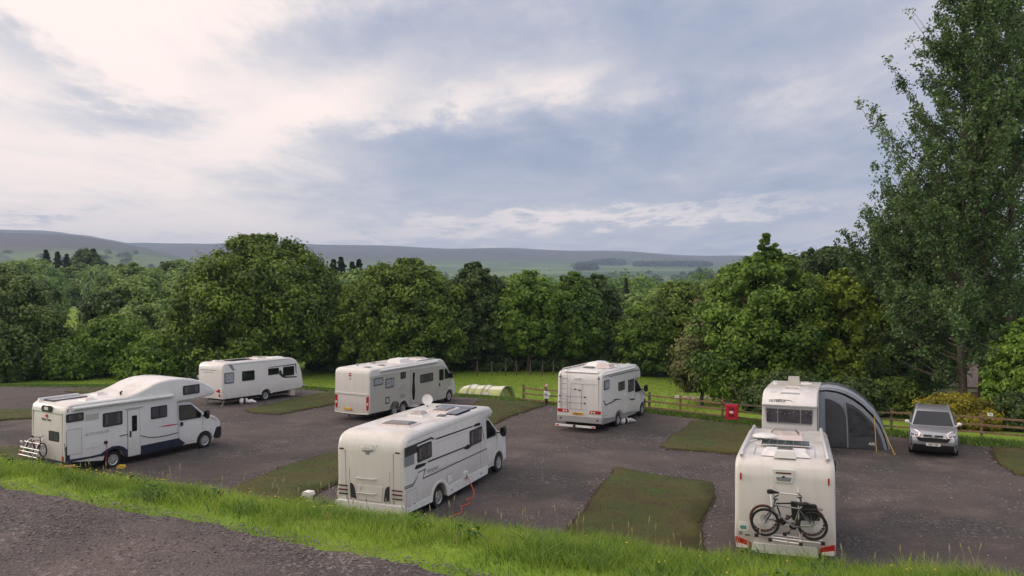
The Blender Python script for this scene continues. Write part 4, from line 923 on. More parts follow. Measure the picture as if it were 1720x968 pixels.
# ---- B: caravan at the left
def caravan_b():
    e=vroot('caravan',POSE['B'],'white touring caravan with rounded front parked under the huge sycamore','caravan','parked caravans'); v=Veh(e,2.26); xr=3.23
    prof=[(.02,.44),(-.02,.9),(0,2.15),(.03,2.36),(.10,2.48),(.24,2.55),(.45,2.57),(2.5,2.585),(4.84,2.575),(5.15,2.555),(5.4,2.50),(5.6,2.42),(5.8,2.27),(5.96,2.08),(6.1,1.82),(6.2,1.5),(6.26,1.15),(6.28,.85),(6.25,.62),(6.1,.52),(3.62,.44)]+arch(xr,.40,.44,.44)[::-1]+[(2.7,.43)]
    shell('body',prof,2.26,.10,M['white'],e); chassis(v,.5,5.8,.55)
    a=arch(xr,.50,.40,.40,13); b=arch(xr,.39,.42,.42,13); v.side('arch_spat',a+b[::-1],M['white'],.03)
    v.window(.15,.82,1.34,1.98,'blind'); v.window(1.42,2.35,1.38,1.98,'glass'); v.window(3.41,4.26,1.57,1.98,'glass'); v.window(4.60,5.52,1.40,1.99,'glass')
    v.side('stripe_graphic',[(4.28,1.55),(4.5,1.35),(4.75,1.27),(5.75,1.22),(5.75,1.30),(4.8,1.36),(4.55,1.55),(4.45,1.8),(4.30,1.8)],M['graphite'],.003)
    v.side('stripe_graphic',[(3.35,2.02),(5.62,2.05),(5.66,1.55),(5.74,1.40),(5.70,2.12),(3.8,2.07)],M['graphite'],.003)
    v.side('vent_graphic',[(.42,2.46),(.68,2.46),(.90,2.10),(1.05,2.08),(.72,2.08)],M['greygraphic'],.003)
    v.side('fridge_vent',rr([(3.85,1.33),(4.25,1.33),(4.25,1.46),(3.85,1.46)],.02),M['offwhite'],.01); v.side('fridge_vent',rr([(3.85,.95),(4.25,.95),(4.25,1.08),(3.85,1.08)],.02),M['offwhite'],.01)
    v.rear('handle_rail',[(-.55,2.12),(.85,2.12),(.85,2.15),(-.55,2.15)],M['greyplastic'],.02); text_mesh('lettering','CHALLENGER',.12,M['greygraphic'],e,(-.01,.2,1.98),(0,-1,0),(0,0,1),depth=.001) if False else None
    v.rear('name_strip',[(-.25,1.96),(.68,1.96),(.68,1.99),(-.25,1.99)],M['greygraphic'],.004)
    for sg in (-1,1):
        v.rear('tail_lamp',rr([(sg*.52,.86),(sg*.96,.80),(sg*.96,.98),(sg*.80,1.02)],.03),M['red'],.02); v.rear('tail_lamp',rr([(sg*.82,.56),(sg*.94,.56),(sg*.94,.72),(sg*.82,.72)],.02),M['red'],.02)
        mb=MB(); mb.tube([(.55,sg*.7,.5),(.25,sg*.78,.03)],.03,6); mb.box((.25,sg*.78,.015),(.16,.14,.03)); mb.build('corner_steady',M['greyplastic'],e)
        mb=MB(); mb.tube([(5.5,sg*.7,.5),(5.75,sg*.78,.03)],.03,6); mb.box((5.75,sg*.78,.015),(.16,.14,.03)); mb.build('corner_steady',M['greyplastic'],e)
        v.wheel(xr,sg*.98,.32,.2,6,sgn=sg)
    mb=MB(); mb.tube([(6.1,-.45,.45),(7.3,0,.45),(6.1,.45,.45)],.04,6); mb.tube([(7.1,0,.45),(7.1,0,0)],.035,6); mb.tube([(6.9,0,.5),(7.45,0,.5)],.06,8); mb.build('tow_hitch',M['greyplastic'],e)
    v.roofbox('solar_panel',1.2,2.7,-.5,.3,2.585,.04,M['solar'],.01); v.hatch(3.2,3.8,-.4,.4,2.59); v.roofbox('roof_vent',.5,.8,.2,.5,2.57,.08,M['offwhite'],.03); v.roofbox('roof_dome',4.0,4.9,-.9,-.2,2.57,.07,M['offwhite'],.1)
    v.side('awning_rail',[(.3,2.44),(5.2,2.46),(5.2,2.475),(.3,2.455)],M['greyplastic'],.012)
    MB().box((5.4,-1.0,.28),(.35,.3,.36)).build('water_box',M['beige'],e)
    return e
caravan_b()
# ---- C: big integrated motorhome with champagne sides and twin axle
def van_c():
    e=vroot('motorhome',POSE['C'],'beige sided twin-axle motorhome with white tail and rounded front','motorhome',MHG); v=Veh(e,2.3); xr,xf=2.17,7.65
    prof=[(.02,.48),(-.02,.7),(0,2.5),(.04,2.66),(.14,2.74),(.3,2.77),(3,2.76),(6.4,2.70),(6.75,2.66),(7.0,2.57),(7.2,2.42),(7.45,2.12),(7.75,1.72),(8.05,1.42),(8.35,1.20),(8.45,1.0),(8.5,.7),(8.46,.42),(8.2,.34)]+arch(xf,.42,.34,.34)[::-1]+[(7.2,.30),(3.5,.30)]+arch(xr+.8,.42,.30,.62,7)[::-1]+arch(xr,.42,.62,.42,7)[::-1]
    tp=lambda x,z:1-.10*max(0,(x-7.5)/1.0)**2-.05*max(0,(z-2.0))*(x>7.0)
    shell('body',prof,2.3,.09,M['cream'],e,taper=tp); chassis(v,.4,7.0)
    side=[(.06,.48),(1.70,.44)]+arch(xr,.50,.44,.60,7)+arch(xr+.8,.50,.60,.34,7)+[(3.55,.34),(7.05,.34)]+arch(xf,.50,.40,.74,6)[:4]+[(7.3,.95),(7.5,1.05),(7.85,1.05),(7.9,1.42),(7.72,1.62),(7.40,2.05),(7.2,2.2),(6.9,2.28),(4,2.36),(.06,2.40)]
    v.side('side_panel',side,M['beige'],.004,taper=tp)
    v.window(.35,1.14,1.89,2.27,'blind'); v.window(1.36,2.09,1.63,2.13,'blind'); v.window(2.70,3.17,1.97,2.33); v.window(4.57,5.86,1.50,1.98)
    f=v.side('habitation_door',rr([(3.62,.46),(4.29,.46),(4.27,2.34),(3.62,2.36)],.09),M['line'],.012); v.side('door_skin',rr([(3.65,.49),(4.26,.49),(4.24,2.31),(3.65,2.33)],.08),M['beige'],.008,off=.012,parent=f)
    v.side('pane',rr([(3.80,.66),(3.98,.66),(4.05,1.2),(3.98,1.7),(4.05,2.18),(3.84,2.2),(3.80,1.7),(3.74,1.2)],.05),M['glass'],.01,off=.02,parent=f)
    v.side('side_window',rr([(6.52,1.42),(7.00,1.40),(7.00,2.05),(6.52,2.06)],.06),M['glass'],.012); v.side('side_window',rr([(7.10,1.44),(7.66,1.44),(7.66,1.60),(7.36,2.02),(7.10,2.05)],.06),M['glass'],.012,taper=tp)
    for pts in ([(6.42,.5),(6.435,.5),(6.435,2.2),(6.42,2.2)],[(7.045,.8),(7.06,.8),(7.06,2.2),(7.045,2.2)],[(6.42,.5),(7.05,.5),(7.05,.515),(6.42,.515)]): v.side('door_gap',pts,M['line'],.006)
    v.side('door_handle',rr([(6.50,1.10),(6.60,1.10),(6.60,1.26),(6.50,1.26)],.02),M['black'],.025)
    v.outline(.06,1.01,.48,1.68,m='beige'); v.side('gas_vent',rr([(1.34,.80),(1.68,.80),(1.68,1.16),(1.34,1.16)],.03),M['black'],.012); v.side('gas_vent_cover',rr([(1.40,.86),(1.62,.86),(1.62,1.10),(1.40,1.10)],.03),M['beige'],.018)
    v.side('fridge_vent',rr([(2.65,.95),(3.11,.95),(3.11,1.11),(2.65,1.11)],.02),M['greyplastic'],.012)
    cv=[(2.5,1.42),(2.8,1.58),(3.1,1.62)]; v.side('wave_graphic',cv+[(x,z-.025) for x,z in cv[::-1]],M['greygraphic'],.007); v.side('wave_graphic',[(2.5,1.39),(3.3,1.42),(3.3,1.405),(2.5,1.375)],M['greygraphic'],.007)
    mb=MB(); mb.tube([(.86,-1.19,2.62),(6.28,-1.19,2.56)],.065,10); mb.build('roll_out_awning',M['offwhite'],e,50)
    v.mirror(7.75,1.62,1.10); v.mirror(7.75,1.62,1.10,sgn=1)
    MB().add([(7.47,-.95,2.12),(7.47,.95,2.12),(8.06,1.0,1.44),(8.06,-1.0,1.44)],[(0,1,2,3)]).build('windscreen',M['glass'],e).location=(.03,0,.02)
    v.rear('rear_step_panel',[(-1.10,1.43),(1.10,1.43),(1.10,1.50),(-1.10,1.50)],M['cream'],.05); v.rear('rear_bumper',rr([(-1.14,.46),(1.14,.46),(1.14,.66),(.6,.56),(.0,.53),(-.6,.56),(-1.14,.66)],.02),M['beige'],.05)
    MB().tube([(-.06,1.1,.47),(-.11,.4,.44),(-.11,-.4,.44),(-.06,-1.1,.47)],.035,8).build('bumper_lip',M['cream'],e)
    for sg in (-1,1): 
        l=v.rear('tail_lamp',rr([(sg*1.10,.68),(sg*.96,.64),(sg*.96,1.34),(sg*1.12,1.38)],.04),M['red'],.035); v.rear('reversing_lamp',rr([(sg*1.08,.92),(sg*.99,.92),(sg*.99,1.04),(sg*1.08,1.04)],.02),M['clear'],.04,parent=l)
    v.rear('number_plate',[(0,.60),(.52,.60),(.52,.71),(0,.71)],M['plateY'],.06)
    v.rear('emblem_disc',[(.12+.1*math.cos(a),2.45+.1*math.sin(a)) for a in np.linspace(0,2*PI,17)[:-1]],M['redgraphic'],.006); v.rear('emblem_bar',[(.0,2.44),(.24,2.44),(.24,2.475),(.0,2.475)],M['offwhite'],.009)
    v.rear('emblem_script',[(.05,2.20),(.18,2.22),(.12,2.27),(.20,2.30),(.06,2.26)],M['graphite'],.004)
    v.hatch(.45,.95,-.75,-.2,2.76,.05,'greyglass'); v.hatch(1.45,1.95,-.9,-.35,2.76,.05,'greyglass'); v.hatch(2.1,2.6,.2,.7,2.76,.05,'greyglass'); v.hatch(5.6,6.3,-.5,.4,2.71,.08)
    u=v.roofbox('air_conditioner',3.3,4.4,-.7,.25,2.75,.19,M['offwhite'],.12); MB().tube([(1.2,.6,2.75),(1.2,.6,2.9)],.05,10).build('flue_cap',M['greyplastic'],e)
    v.roofbox('roof_rail',4.6,6.3,-1.0,-.9,2.72,.05,M['greyplastic'],.01)
    MB().box((3.95,-1.18,.30),(.55,.35,.03)).build('entry_step',M['alu'],e)
    for x in (xr,xr+.8,xf):
        for sg in (-1,1): v.wheel(x,sg*1.0,.34,.21,7,sgn=sg)
    MB().tube([(-.15,0,.32),(-.28,0,.32),(-.28,0,.40)],.03,8).build('tow_ball',M['black'],e)
    return e
van_c()
# ---- D: low-profile motorhome with black graphics
def van_d():
    e=vroot('motorhome',POSE['D'],'white motorhome with black side stripes and sunroof, nearest the middle','motorhome',MHG); v=Veh(e,2.31); xr,xf=2.04,6.74
    prof=[(.06,.42),(-.05,.75),(-.06,1.25),(-.055,2.08),(-.03,2.26),(.03,2.42),(.13,2.53),(.28,2.60),(.5,2.635),(1.0,2.64),(3,2.63),(5.0,2.60),(5.6,2.57),(5.95,2.50),(6.12,2.38),(6.15,2.27),(6.10,2.17),(5.98,2.12),(5.60,2.10),(5.58,.40),(5.5,.28),(2.50,.28)]+arch(xr,.44,.32,.40)[::-1]+[(1.58,.36)]
    shell('body',prof,2.31,.16,M['cream'],e); chassis(v,.4,6.0)
    cab(v,xf,2.05,'white',zt=2.12,bump='offwhite')
    for sg in (-1,1):
        v.side('skirt',[(.06,.40),(1.55,.33)]+arch(xr,.47,.36,.30,11)+[(2.55,.24),(5.5,.24),(5.56,.50),(2.66,.55),(2.45,.74),(2.2,.86),(1.85,.86),(1.62,.72),(1.5,.52),(.06,.56)],M['offwhite'],.018,sgn=sg)
    v.window(.72,1.57,1.71,2.19,sl=(0,0)); v.window(4.18,5.08,1.46,1.98)
    st_=v.side('window_graphic',[(0.0,1.74),(.55,1.72),(.55,2.26),(.03,2.26)],M['greygraphic'],.0035)
    v.side('window_graphic',[(.02,2.02),(.72,2.02),(.72,2.24),(1.62,2.24),(1.76,2.17),(1.76,2.22),(1.62,2.30),(.02,2.29)],M['graphite'],.006)
    v.side('black_stripe',[(1.86,2.155),(4.45,2.075),(4.45,2.115),(1.86,2.20)],M['black'],.006); v.side('black_stripe',rr([(4.5,2.06),(5.0,2.02),(5.05,2.09),(4.9,2.13),(4.55,2.135)],.03),M['black'],.006)
    v.side('black_stripe',rr([(.55,1.57),(.66,1.53),(1.15,1.53),(1.27,1.60),(.66,1.66)],.03),M['black'],.006); v.side('black_stripe',[(1.32,1.575),(4.0,1.49),(4.1,1.53),(1.36,1.62)],M['black'],.006); v.side('black_stripe',rr([(3.75,1.46),(4.05,1.40),(4.3,1.44),(4.1,1.56),(3.95,1.56)],.03),M['black'],.006)
    v.side('black_stripe',[(5.10,2.0),(5.13,2.0),(5.32,1.48),(5.29,1.48)],M['black'],.006)
    for o in (0,.07): 
        v.side('thin_stripe',[(-.02,1.16-o*.7),(.46,1.14-o*.8),(.72,1.36-o),(.74,1.385-o),(.46,1.17-o*.8),(-.02,1.185-o*.7)],M['graphite'],.005)
    v.side('thin_stripe',[(.72,1.40),(.75,1.43),(1.22,1.43),(1.04,1.18),(1.01,1.18),(1.15,1.40)],M['graphite'],.005)
    v.side('thin_stripe',[(1.02,1.15),(5.5,1.10),(5.5,1.13),(1.02,1.185)],M['graphite'],.005); v.side('thin_stripe',[(1.35,1.235),(3.2,1.185),(3.2,1.195),(1.35,1.245)],M['greygraphic'],.005)
    v.side('thin_stripe',[(1.8,2.06),(4.1,2.0),(4.1,2.008),(1.8,2.068)],M['greygraphic'],.005)
    text_mesh('lettering','Autograph',.17,M['greygraphic'],e,(1.62,-1.16,1.32),(1,0,-.03),(0,0,1),shear=.4,depth=.001)
    v.outline(.05,.66,.48,1.01,m='white')
    for x in (.20,.50): v.side('lock',[(x+.03*math.cos(a),.56+.03*math.sin(a)) for a in np.linspace(0,2*PI,13)[:-1]],M['black'],.014)
    f=v.side('cassette_hatch',rr([(2.55,.61),(2.89,.61),(2.89,.91),(2.55,.91)],.06),M['line'],.004); v.side('door_skin',rr([(2.57,.63),(2.87,.63),(2.87,.89),(2.57,.89)],.05),M['offwhite'],.012,parent=f)
    v.side('socket_flap',rr([(3.68,.52),(3.92,.52),(3.92,.72),(3.68,.72)],.03),M['offwhite'],.06); v.side('socket',rr([(3.74,.50),(3.86,.50),(3.80,.64)],.02),M['black'],.07)
    v.side('side_reflector',[(2.75,.36),(2.85,.36),(2.85,.40),(2.75,.40)],M['greyplastic'],.03); v.side('side_reflector',[(4.9,.36),(5.05,.36),(5.05,.40),(4.9,.40)],M['greyplastic'],.03)
    # tail
    for sg in (-1,1):
        v.rear('panel_seam',[(sg*.80,.66),(sg*.815,.66),(sg*.835,2.12),(sg*.82,2.12)],M['line'],.064); v.rear('panel_seam',[(sg*.66,.66),(sg*.668,.66),(sg*.70,1.6),(sg*.69,1.6)],M['line'],.064)
        for z in (1.06,.94,.82): v.rear('lamp_strip',rr([(sg*.76,z-.018),(sg*1.09,z-.018),(sg*1.09,z+.018),(sg*.76,z+.018)],.01),M['darkred'] if z!=.82 else M['graphite'],.07 if True else 0)
        v.rear('marker_lamp',rr([(sg*.88,2.13),(sg*1.03,2.13),(sg*1.03,2.17),(sg*.88,2.17)],.01),M['darkred'],.06)
        v.rear('vent_pocket',rr([(sg*.66,.74),(sg*.47,.70),(sg*.53,1.06),(sg*.60,1.15),(sg*.68,1.16)],.02),M['graphite'],.068)
    MB().prism([(-.40,.70),(.40,.70),(.44,1.12),(-.44,1.12)],0,-.072,-.05).build('rear_panel',M['cream'],e)
    text_mesh('lettering','BAILEY',.17,M['offwhite'],e,(-.045,.0,2.27),(0,-1,0),(.35,0,1),bold=.006,depth=.006)
    for z in (1.34,.91): MB().tube([(-.05,.44,z),(-.12,.40,z),(-.12,-.20,z),(-.05,-.24,z)],.018,8).build('grab_rail',M['alu'],e)
    mb=MB(); mb.prism([(.26,2.15),(-.16,2.17),(-.12,2.12),(.20,2.11)],0,-.062,-.04); mb.prism([(.14,2.12),(-.04,2.12),(.0,2.03),(.1,2.03)],0,-.062,-.04); mb.build('rear_camera_wing',M['greygraphic'],e)
    MB().prism(rr([(-1.15,.36),(1.15,.36),(1.15,.64),(-1.15,.64)],.06),0,-.15,.3).build('rear_bumper',M['offwhite'],e)
    # roof
    f=v.roofbox('roof_light',1.1,1.85,-.72,.48,2.625,.06,M['pinkish'],.05); v.roofbox('dome',1.2,1.75,-.62,.38,2.68,.06,M['greyglass'],.12,f)
    v.hatch(2.85,3.40,-.15,.45,2.635,.12,'rooflight'); v.hatch(2.85,3.25,-.95,-.5,2.625,.07,'greyglass')
    f=v.roofbox('roof_light',3.7,4.65,-.62,.18,2.61,.06,M['pinkish'],.05); v.roofbox('dome',3.8,4.55,-.52,.08,2.66,.05,M['greyglass'],.1,f)
    v.roofbox('solar_panel',3.45,4.5,-1.38+.32,-.66,2.62,.05,M['solar'],.01)
    v.roofbox('solar_panel',4.7,5.1,-1.0,.4,2.60,.04,M['solar'],.01)
    mb=MB(); mb.lathe([(.0,.02),(.16,.03),(.27,.08),(.275,.085),(.16,.015),(0,0)],(0,0,0),2,24); o=mb.build('satellite_dish',M['offwhite'],e,50); o.scale=(.68,.68,.68); o.location=(4.75,.74,2.84); o.rotation_euler=(rad(20),rad(-72),rad(10))
    MB().tube([(4.75,.74,2.6),(4.78,.74,2.84)],.03,8).build('dish_mast',M['greyplastic'],e)
    for x in (xr,xf):
        for sg in (-1,1): v.wheel(x,sg*(1.02 if x==xr else .93),.34,.21,7,sgn=sg)
    v.side('panel_joint',[(.2,2.43),(5.6,2.41),(5.6,2.42),(.2,2.44)],M['line'],.002); v.side('panel_joint',[(5.0,.5),(5.01,.5),(5.01,1.4),(5.0,1.4)],M['line'],.003)
    return e
van_d()
# ---- E: coachbuilt with ladder and empty rack
def van_e():
    e=vroot('motorhome',POSE['E'],'white coachbuilt motorhome with rear ladder, empty cycle rack and red tail lamps','motorhome',MHG); v=Veh(e,2.3); xr,xf=2.23,6.10
    prof=[(.0,.46),(-.03,.7),(0,2.5),(.03,2.70),(.1,2.82),(.22,2.89),(.5,2.91),(3.5,2.92),(4.5,2.91),(4.9,2.88),(5.15,2.80),(5.38,2.68),(5.52,2.50),(5.58,2.32),(5.56,2.17),(5.45,2.10),(5.2,2.09),(4.70,2.18),(4.68,.40),(4.6,.34),(2.68,.36)]+arch(xr,.44,.38,.42)[::-1]+[(1.75,.40)]
    shell('body',prof,2.3,.11,M['white'],e); chassis(v,.4,5.6); cab(v,xf,2.05,zt=2.13)
    v.window(.27,.97,2.04,2.48,'blind'); v.window(2.20,3.08,1.78,2.21); v.window(3.60,4.47,1.56,2.18)
    v.side('swoosh_graphic',[(.14,1.57),(.38,1.52),(.42,1.40),(.62,1.34),(1.2,1.36),(1.9,1.44),(2.75,1.31),(1.9,1.37),(1.3,1.30),(.65,1.29),(.40,1.30),(.30,1.45)],M['graphite'],.004)
    v.side('swoosh_graphic',[(1.2,1.46),(1.9,1.44),(2.5,1.36),(1.9,1.41)],M['graphite'],.004)
    v.side('swoosh_graphic',[(3.5,1.30),(3.95,1.18),(4.65,1.14),(4.65,1.06),(4.1,1.08)],M['graphite'],.004)
    v.side('black_stripe',[(1.0,2.60),(4.5,2.56),(5.3,2.52),(5.3,2.57),(4.5,2.60),(1.0,2.63)],M['graphite'],.004)
    mb=MB(); mb.tube([(.2,-1.18,2.76),(4.6,-1.18,2.74)],.05,10); mb.build('roll_out_awning',M['offwhite'],e,50)
    sk=[(.02,.44),(1.72,.38)]+arch(xr,.47,.38,.36,11)+[(2.75,.34),(4.66,.34),(4.66,.50),(2.9,.60),(2.72,.64),(2.5,.84),(2.0,.86),(1.72,.70),(1.6,.60),(.02,.74)]; v.side('skirt',sk,M['silver'],.015)
    v.outline(.1,.75,.80,1.25,m='white'); v.side('fridge_vent',rr([(3.1,1.42),(3.45,1.42),(3.45,1.55),(3.1,1.55)],.02),M['offwhite'],.012); v.side('fridge_vent',rr([(3.1,.72),(3.4,.72),(3.4,.92),(3.1,.92)],.02),M['offwhite'],.012)
    v.side('filler_cap',rr([(1.1,.98),(1.22,.98),(1.22,1.1),(1.1,1.1)],.04),M['offwhite'],.02)
    # tail
    v.rear('lower_panel',rr([(-1.13,.48),(1.13,.48),(1.13,.76),(-1.13,.76)],.04),M['silver'],.05); 
    for sg in (-1,1):
        l=v.rear('tail_lamp',rr([(sg*.52,.92),(sg*1.12,.92),(sg*1.13,1.07),(sg*.58,1.07)],.06),M['red'],.05)
        for y in (.66,.80): v.rear('lamp_lens',[(sg*y+.05*math.cos(a),.99+.05*math.sin(a)) for a in np.linspace(0,2*PI,13)[:-1]],M['clear'],.012,off=.05,parent=l)
        v.rear('fog_lamp',[(sg*.95+.045*math.cos(a),.62+.045*math.sin(a)) for a in np.linspace(0,2*PI,13)[:-1]],M['darkred'],.07)
        v.rear('marker_lamp',[(sg*1.0+.045*math.cos(a),2.61+.045*math.sin(a)) for a in np.linspace(0,2*PI,13)[:-1]],M['black'],.03)
        c=[(sg*.86,2.25),(sg*.83,1.85),(sg*.74,1.45),(sg*.52,1.13)]; v.rear('curved_graphic',c+[(sg*.66,1.13),(sg*.80,1.45),(sg*.88,1.85)],M['greygraphic'],.004)
    p=v.rear('number_plate',rr([(-.22,.82),(.34,.82),(.34,.93),(-.22,.93)],.01),M['plateY'],.06); text_mesh('plate_text','NX05 TYP',.085,M['black'],p,(-.062,.06,.875),(0,-1,0),(0,0,1),bold=.003,depth=.001)
    mb=MB(); mb.box((-.16,.15,.30),(.10,2.06,.09)); lb=mb.build('light_board',M['offwhite'],e)
    for y in (1.05,-.80): MB().box((-.215,y,.30),(.01,.16,.05)).build('board_reflector',M['red'],lb)
    MB().tube([(-.2,.15,.34),(-.32,.15,.34),(-.32,.15,.26)],.05,8).build('tow_ball',M['black'],e)
    mb=MB()
    for y in (.90,.60): mb.tube([(.25,y,2.96),(.05,y,3.0),(-.09,y,2.90),(-.09,y,1.10)],.014,6)
    for z in (1.30,1.55,1.80,2.05,2.30,2.55): mb.tube([(-.09,.90,z),(-.09,.60,z)],.012,6)
    mb.build('ladder',M['greyplastic'],e,60)
    mb=MB()
    for y in (.40,-.18): mb.tube([(-.03,y,2.30),(-.10,y,2.28),(-.16,y,1.75),(-.22,y,1.12),(-.04,y,1.08)],.014,6)
    for z,x in ((1.73,-.30),(1.44,-.34)):
        mb.tube([(x,.88,z),(x,-.44,z)],.018,8)
        for y in (.40,-.18): mb.tube([(-.15,y,z),(x,y,z)],.014,6)
    mb.tube([(-.1,.40,2.05),(-.22,.30,2.08),(-.22,-.10,2.04),(-.1,-.18,2.0)],.016,6); mb.tube([(-.04,.45,2.32),(-.04,-.95,2.33)],.008,6); mb.tube([(-.22,.43,1.12),(-.22,-.2,1.12)],.014,6)
    r_=mb.build('cycle_rack',M['greyplastic'],e,60)
    for y,z,x in ((-.44,1.73,-.3),(-.44,1.44,-.34),(.88,1.73,-.3),(.88,1.44,-.34),(.1,2.07,-.22),(-.12,2.03,-.22)): MB().tube([(x,y-.03,z),(x,y+.05,z)],.036,8).build('end_cap',M['black'],r_)
    MB().tube([(-.02,.2,2.56),(-.07,.18,2.59),(-.07,-.08,2.59),(-.02,-.1,2.56)],.025,8).build('rear_camera',M['offwhite'],e)
    # roof
    mb=MB()
    for y in (.98,-.98): mb.tube([(.15,y,2.9),(.3,y,2.98),(4.2,y,2.99),(4.4,y,2.92)],.02,8)
    mb.build('roof_rail',M['offwhite'],e,60); v.roofbox('tail_fairing',.05,.4,-.95,.9,2.86,.09,M['offwhite'],.08); v.hatch(1.0,1.6,-.3,.4,2.92,.08,'greyglass')
    v.roofbox('satellite_box',1.7,2.5,-.9,-.1,2.93,.2,M['pinkish'],.1); v.roofbox('roof_dome',2.6,4.2,.0,.9,2.92,.16,M['offwhite'],.25); v.hatch(3.2,3.8,-.7,-.1,2.92,.08)
    for x in (xr,xf):
        for sg in (-1,1): v.wheel(x,sg*(1.02 if x==xr else .93),.34,.21,5,sgn=sg)
    v.side('panel_joint',[(.15,2.68),(4.7,2.68),(4.7,2.69),(.15,2.69)],M['line'],.002)
    for y in (-1.0,1.0): v.rear('panel_joint',[(y-.006,.8),(y+.006,.8),(y+.006,2.75),(y-.006,2.75)],M['line'],.034)
    return e
van_e()
# ---- F: near motorhome seen from its tail
def van_f():
    e=vroot('motorhome',POSE['F'],'white motorhome with bicycles on its tail, nearest the right','motorhome',MHG); v=Veh(e,2.32); xr,xf=2.1,5.9
    prof=[(.04,.50),(-.06,.75),(-.06,1.2),(-.02,2.2),(.02,2.46),(.10,2.58),(.25,2.655),(.5,2.69),(1.5,2.72),(4.4,2.74),(4.9,2.70),(5.2,2.55),(5.3,2.35),(5.28,2.2),(4.9,2.15),(4.8,2.1),(4.78,.38),(2.6,.36)]+arch(xr,.44,.38,.42)[::-1]+[(1.6,.42)]
    tp=lambda x,z:1-.012*max(0,x)-.0*z
    shell('body',prof,2.32,.13,M['cream'],e,taper=tp); chassis(v,.4,5.0); cab(v,xf,2.05,zt=2.12)
    for sg in (-1,1):
        mb=MB(); mb.tube([(.15,sg*1.0,2.70),(.35,sg*.99,2.78),(4.5,sg*.93,2.82),(4.6,sg*.92,2.76)],.045,8); mb.build('roof_rail',M['alu'],e,60)
        v.rear('marker_lamp',rr([(sg*1.01-.018,2.14),(sg*1.01+.018,2.14),(sg*1.01+.018,2.30),(sg*1.01-.018,2.30)],.01),M['red'],.05)
        l=v.rear('tail_lamp',rr([(sg*1.13,.56),(sg*.80,.54),(sg*.80,.64),(sg*1.13,.76)],.02),M['red'],.10); v.rear('lamp_lens',rr([(sg*1.12,.50),(sg*.84,.50),(sg*.84,.56),(sg*1.12,.62)],.01),M['clear'],.11,parent=l)
    f=v.rear('brake_light_housing',rr([(-.19,2.14),(.20,2.14),(.27,2.45),(-.26,2.45)],.05),M['offwhite'],.07)
    v.rear('brake_light',rr([(-.17,2.35),(.19,2.35),(.19,2.385),(-.17,2.385)],.01),M['darkred'],.08,parent=f); v.rear('housing_recess',rr([(-.15,2.17),(.16,2.17),(.19,2.27),(-.18,2.27)],.03),M['greygraphic'],.075,parent=f); v.rear('rear_camera',rr([(-.02,2.26),(.04,2.26),(.04,2.30),(-.02,2.30)],.01),M['black'],.09,parent=f)
    MB().prism(rr([(-.78,.42),(.78,.42),(.74,.64),(-.74,.64)],.06),0,-.13,.2).build('rear_bumper',M['offwhite'],e)
    s_=v.rear('sticker',rr([(.85,.90),(1.06,.90),(1.10,.98),(1.08,1.11),(.84,1.11),(.82,.98)],.04),M['plateW'],.012,x=-.06)
    v.rear('sticker_emblem',rr([(.88,.94),(1.03,.94),(1.03,1.03),(.88,1.03)],.03),M['sticker'],.004,off=.012,x=-.06,parent=s_)
    v.rear('badge',rr([(.98,.80),(1.06,.80),(1.06,.88),(.98,.88)],.01),M['greygraphic'],.01,x=-.06); v.rear('badge',rr([(.80,.79),(.92,.79),(.92,.82),(.80,.82)],.01),M['graphite'],.01,x=-.06)
    # roof kit
    u=v.roofbox('roof_air_unit',.35,1.25,-.62,.55,2.69,.10,M['offwhite'],.12); v.roofbox('unit_front',.2,.55,-.28,.25,2.68,.16,M['offwhite'],.06,u); v.roofbox('unit_window',.62,1.05,-.22,.2,2.78,.07,M['greyglass'],.05,u)
    o=v.roofbox('solar_panel',1.45,2.05,-.6,.6,2.80,.035,M['solar'],.01); v.roofbox('panel_frame',1.43,2.07,-.62,.62,2.785,.015,M['offwhite'],.0,o)
    for k in range(1,6): v.roofbox('cell_gap',1.46,2.04,-.6+.2*k-.004,-.6+.2*k+.004,2.8355,.001,M['greygraphic'],.0,o)
    mb=MB(); mb.lathe([(0,.08),(.2,.075),(.33,.03),(.34,0)],(2.75,.55,2.80),2,24); mb.tube([(2.75,.55,2.7),(2.75,.55,2.8)],.05,8); mb.tube([(2.5,.75,2.74),(1.9,.95,2.76)],.02,6); mb.build('satellite_dish',M['offwhite'],e,50)
    f=v.roofbox('roof_light',3.2,4.1,-.45,.55,2.71,.06,M['pinkish'],.05); v.roofbox('dome',3.3,4.0,-.35,.45,2.76,.12,M['rooflight'],.12,f); v.roofbox('roof_light',2.3,2.8,-.5,.1,2.72,.1,M['pinkish'],.08)
    for y in (.72,-.72): v.roofbox('roof_seam',.4,4.4,y-.006,y+.006,2.715,.006,M['line'],.0)
    v.window(1.0,1.9,1.5,2.1); v.window(3.2,4.1,1.5,2.1)
    for x in (xr,xf):
        for sg in (-1,1): v.wheel(x,sg*(1.02 if x==xr else .93),sgn=sg)
    # carrier
    mb=MB()
    for x in (-.34,-.58): mb.tube([(x,.62,.955),(x,-.86,.90)],.022,8)
    mb.tube([(-.66,.30,.90),(-.66,-.42,.86)],.022,8)
    for y in (.26,-.36): mb.tube([(-.06,y,1.0),(-.30,y,.93),(-.68,y,.88)],.026,8); mb.tube([(-.06,y+.04,2.02),(-.16,y+.04,2.02),(-.22,y,.95)],.016,8)
    mb.tube([(-.22,.34,1.92),(-.22,-.40,1.90)],.020,8); mb.tube([(-.14,.3,1.15),(-.14,-.4,1.12)],.02,8)
    c=mb.build('cycle_carrier',M['alu'],e,60)
    for x,y,z in ((-.68,.30,.90),(-.68,-.38,.87),(-.58,.62,.955),(-.58,-.86,.90),(-.5,-.02,1.02)): MB().box((x,y,z),(.07,.09,.07)).build('clamp',M['black'],c)
    return e
VF=van_f()
F_ORI=POSE['F']
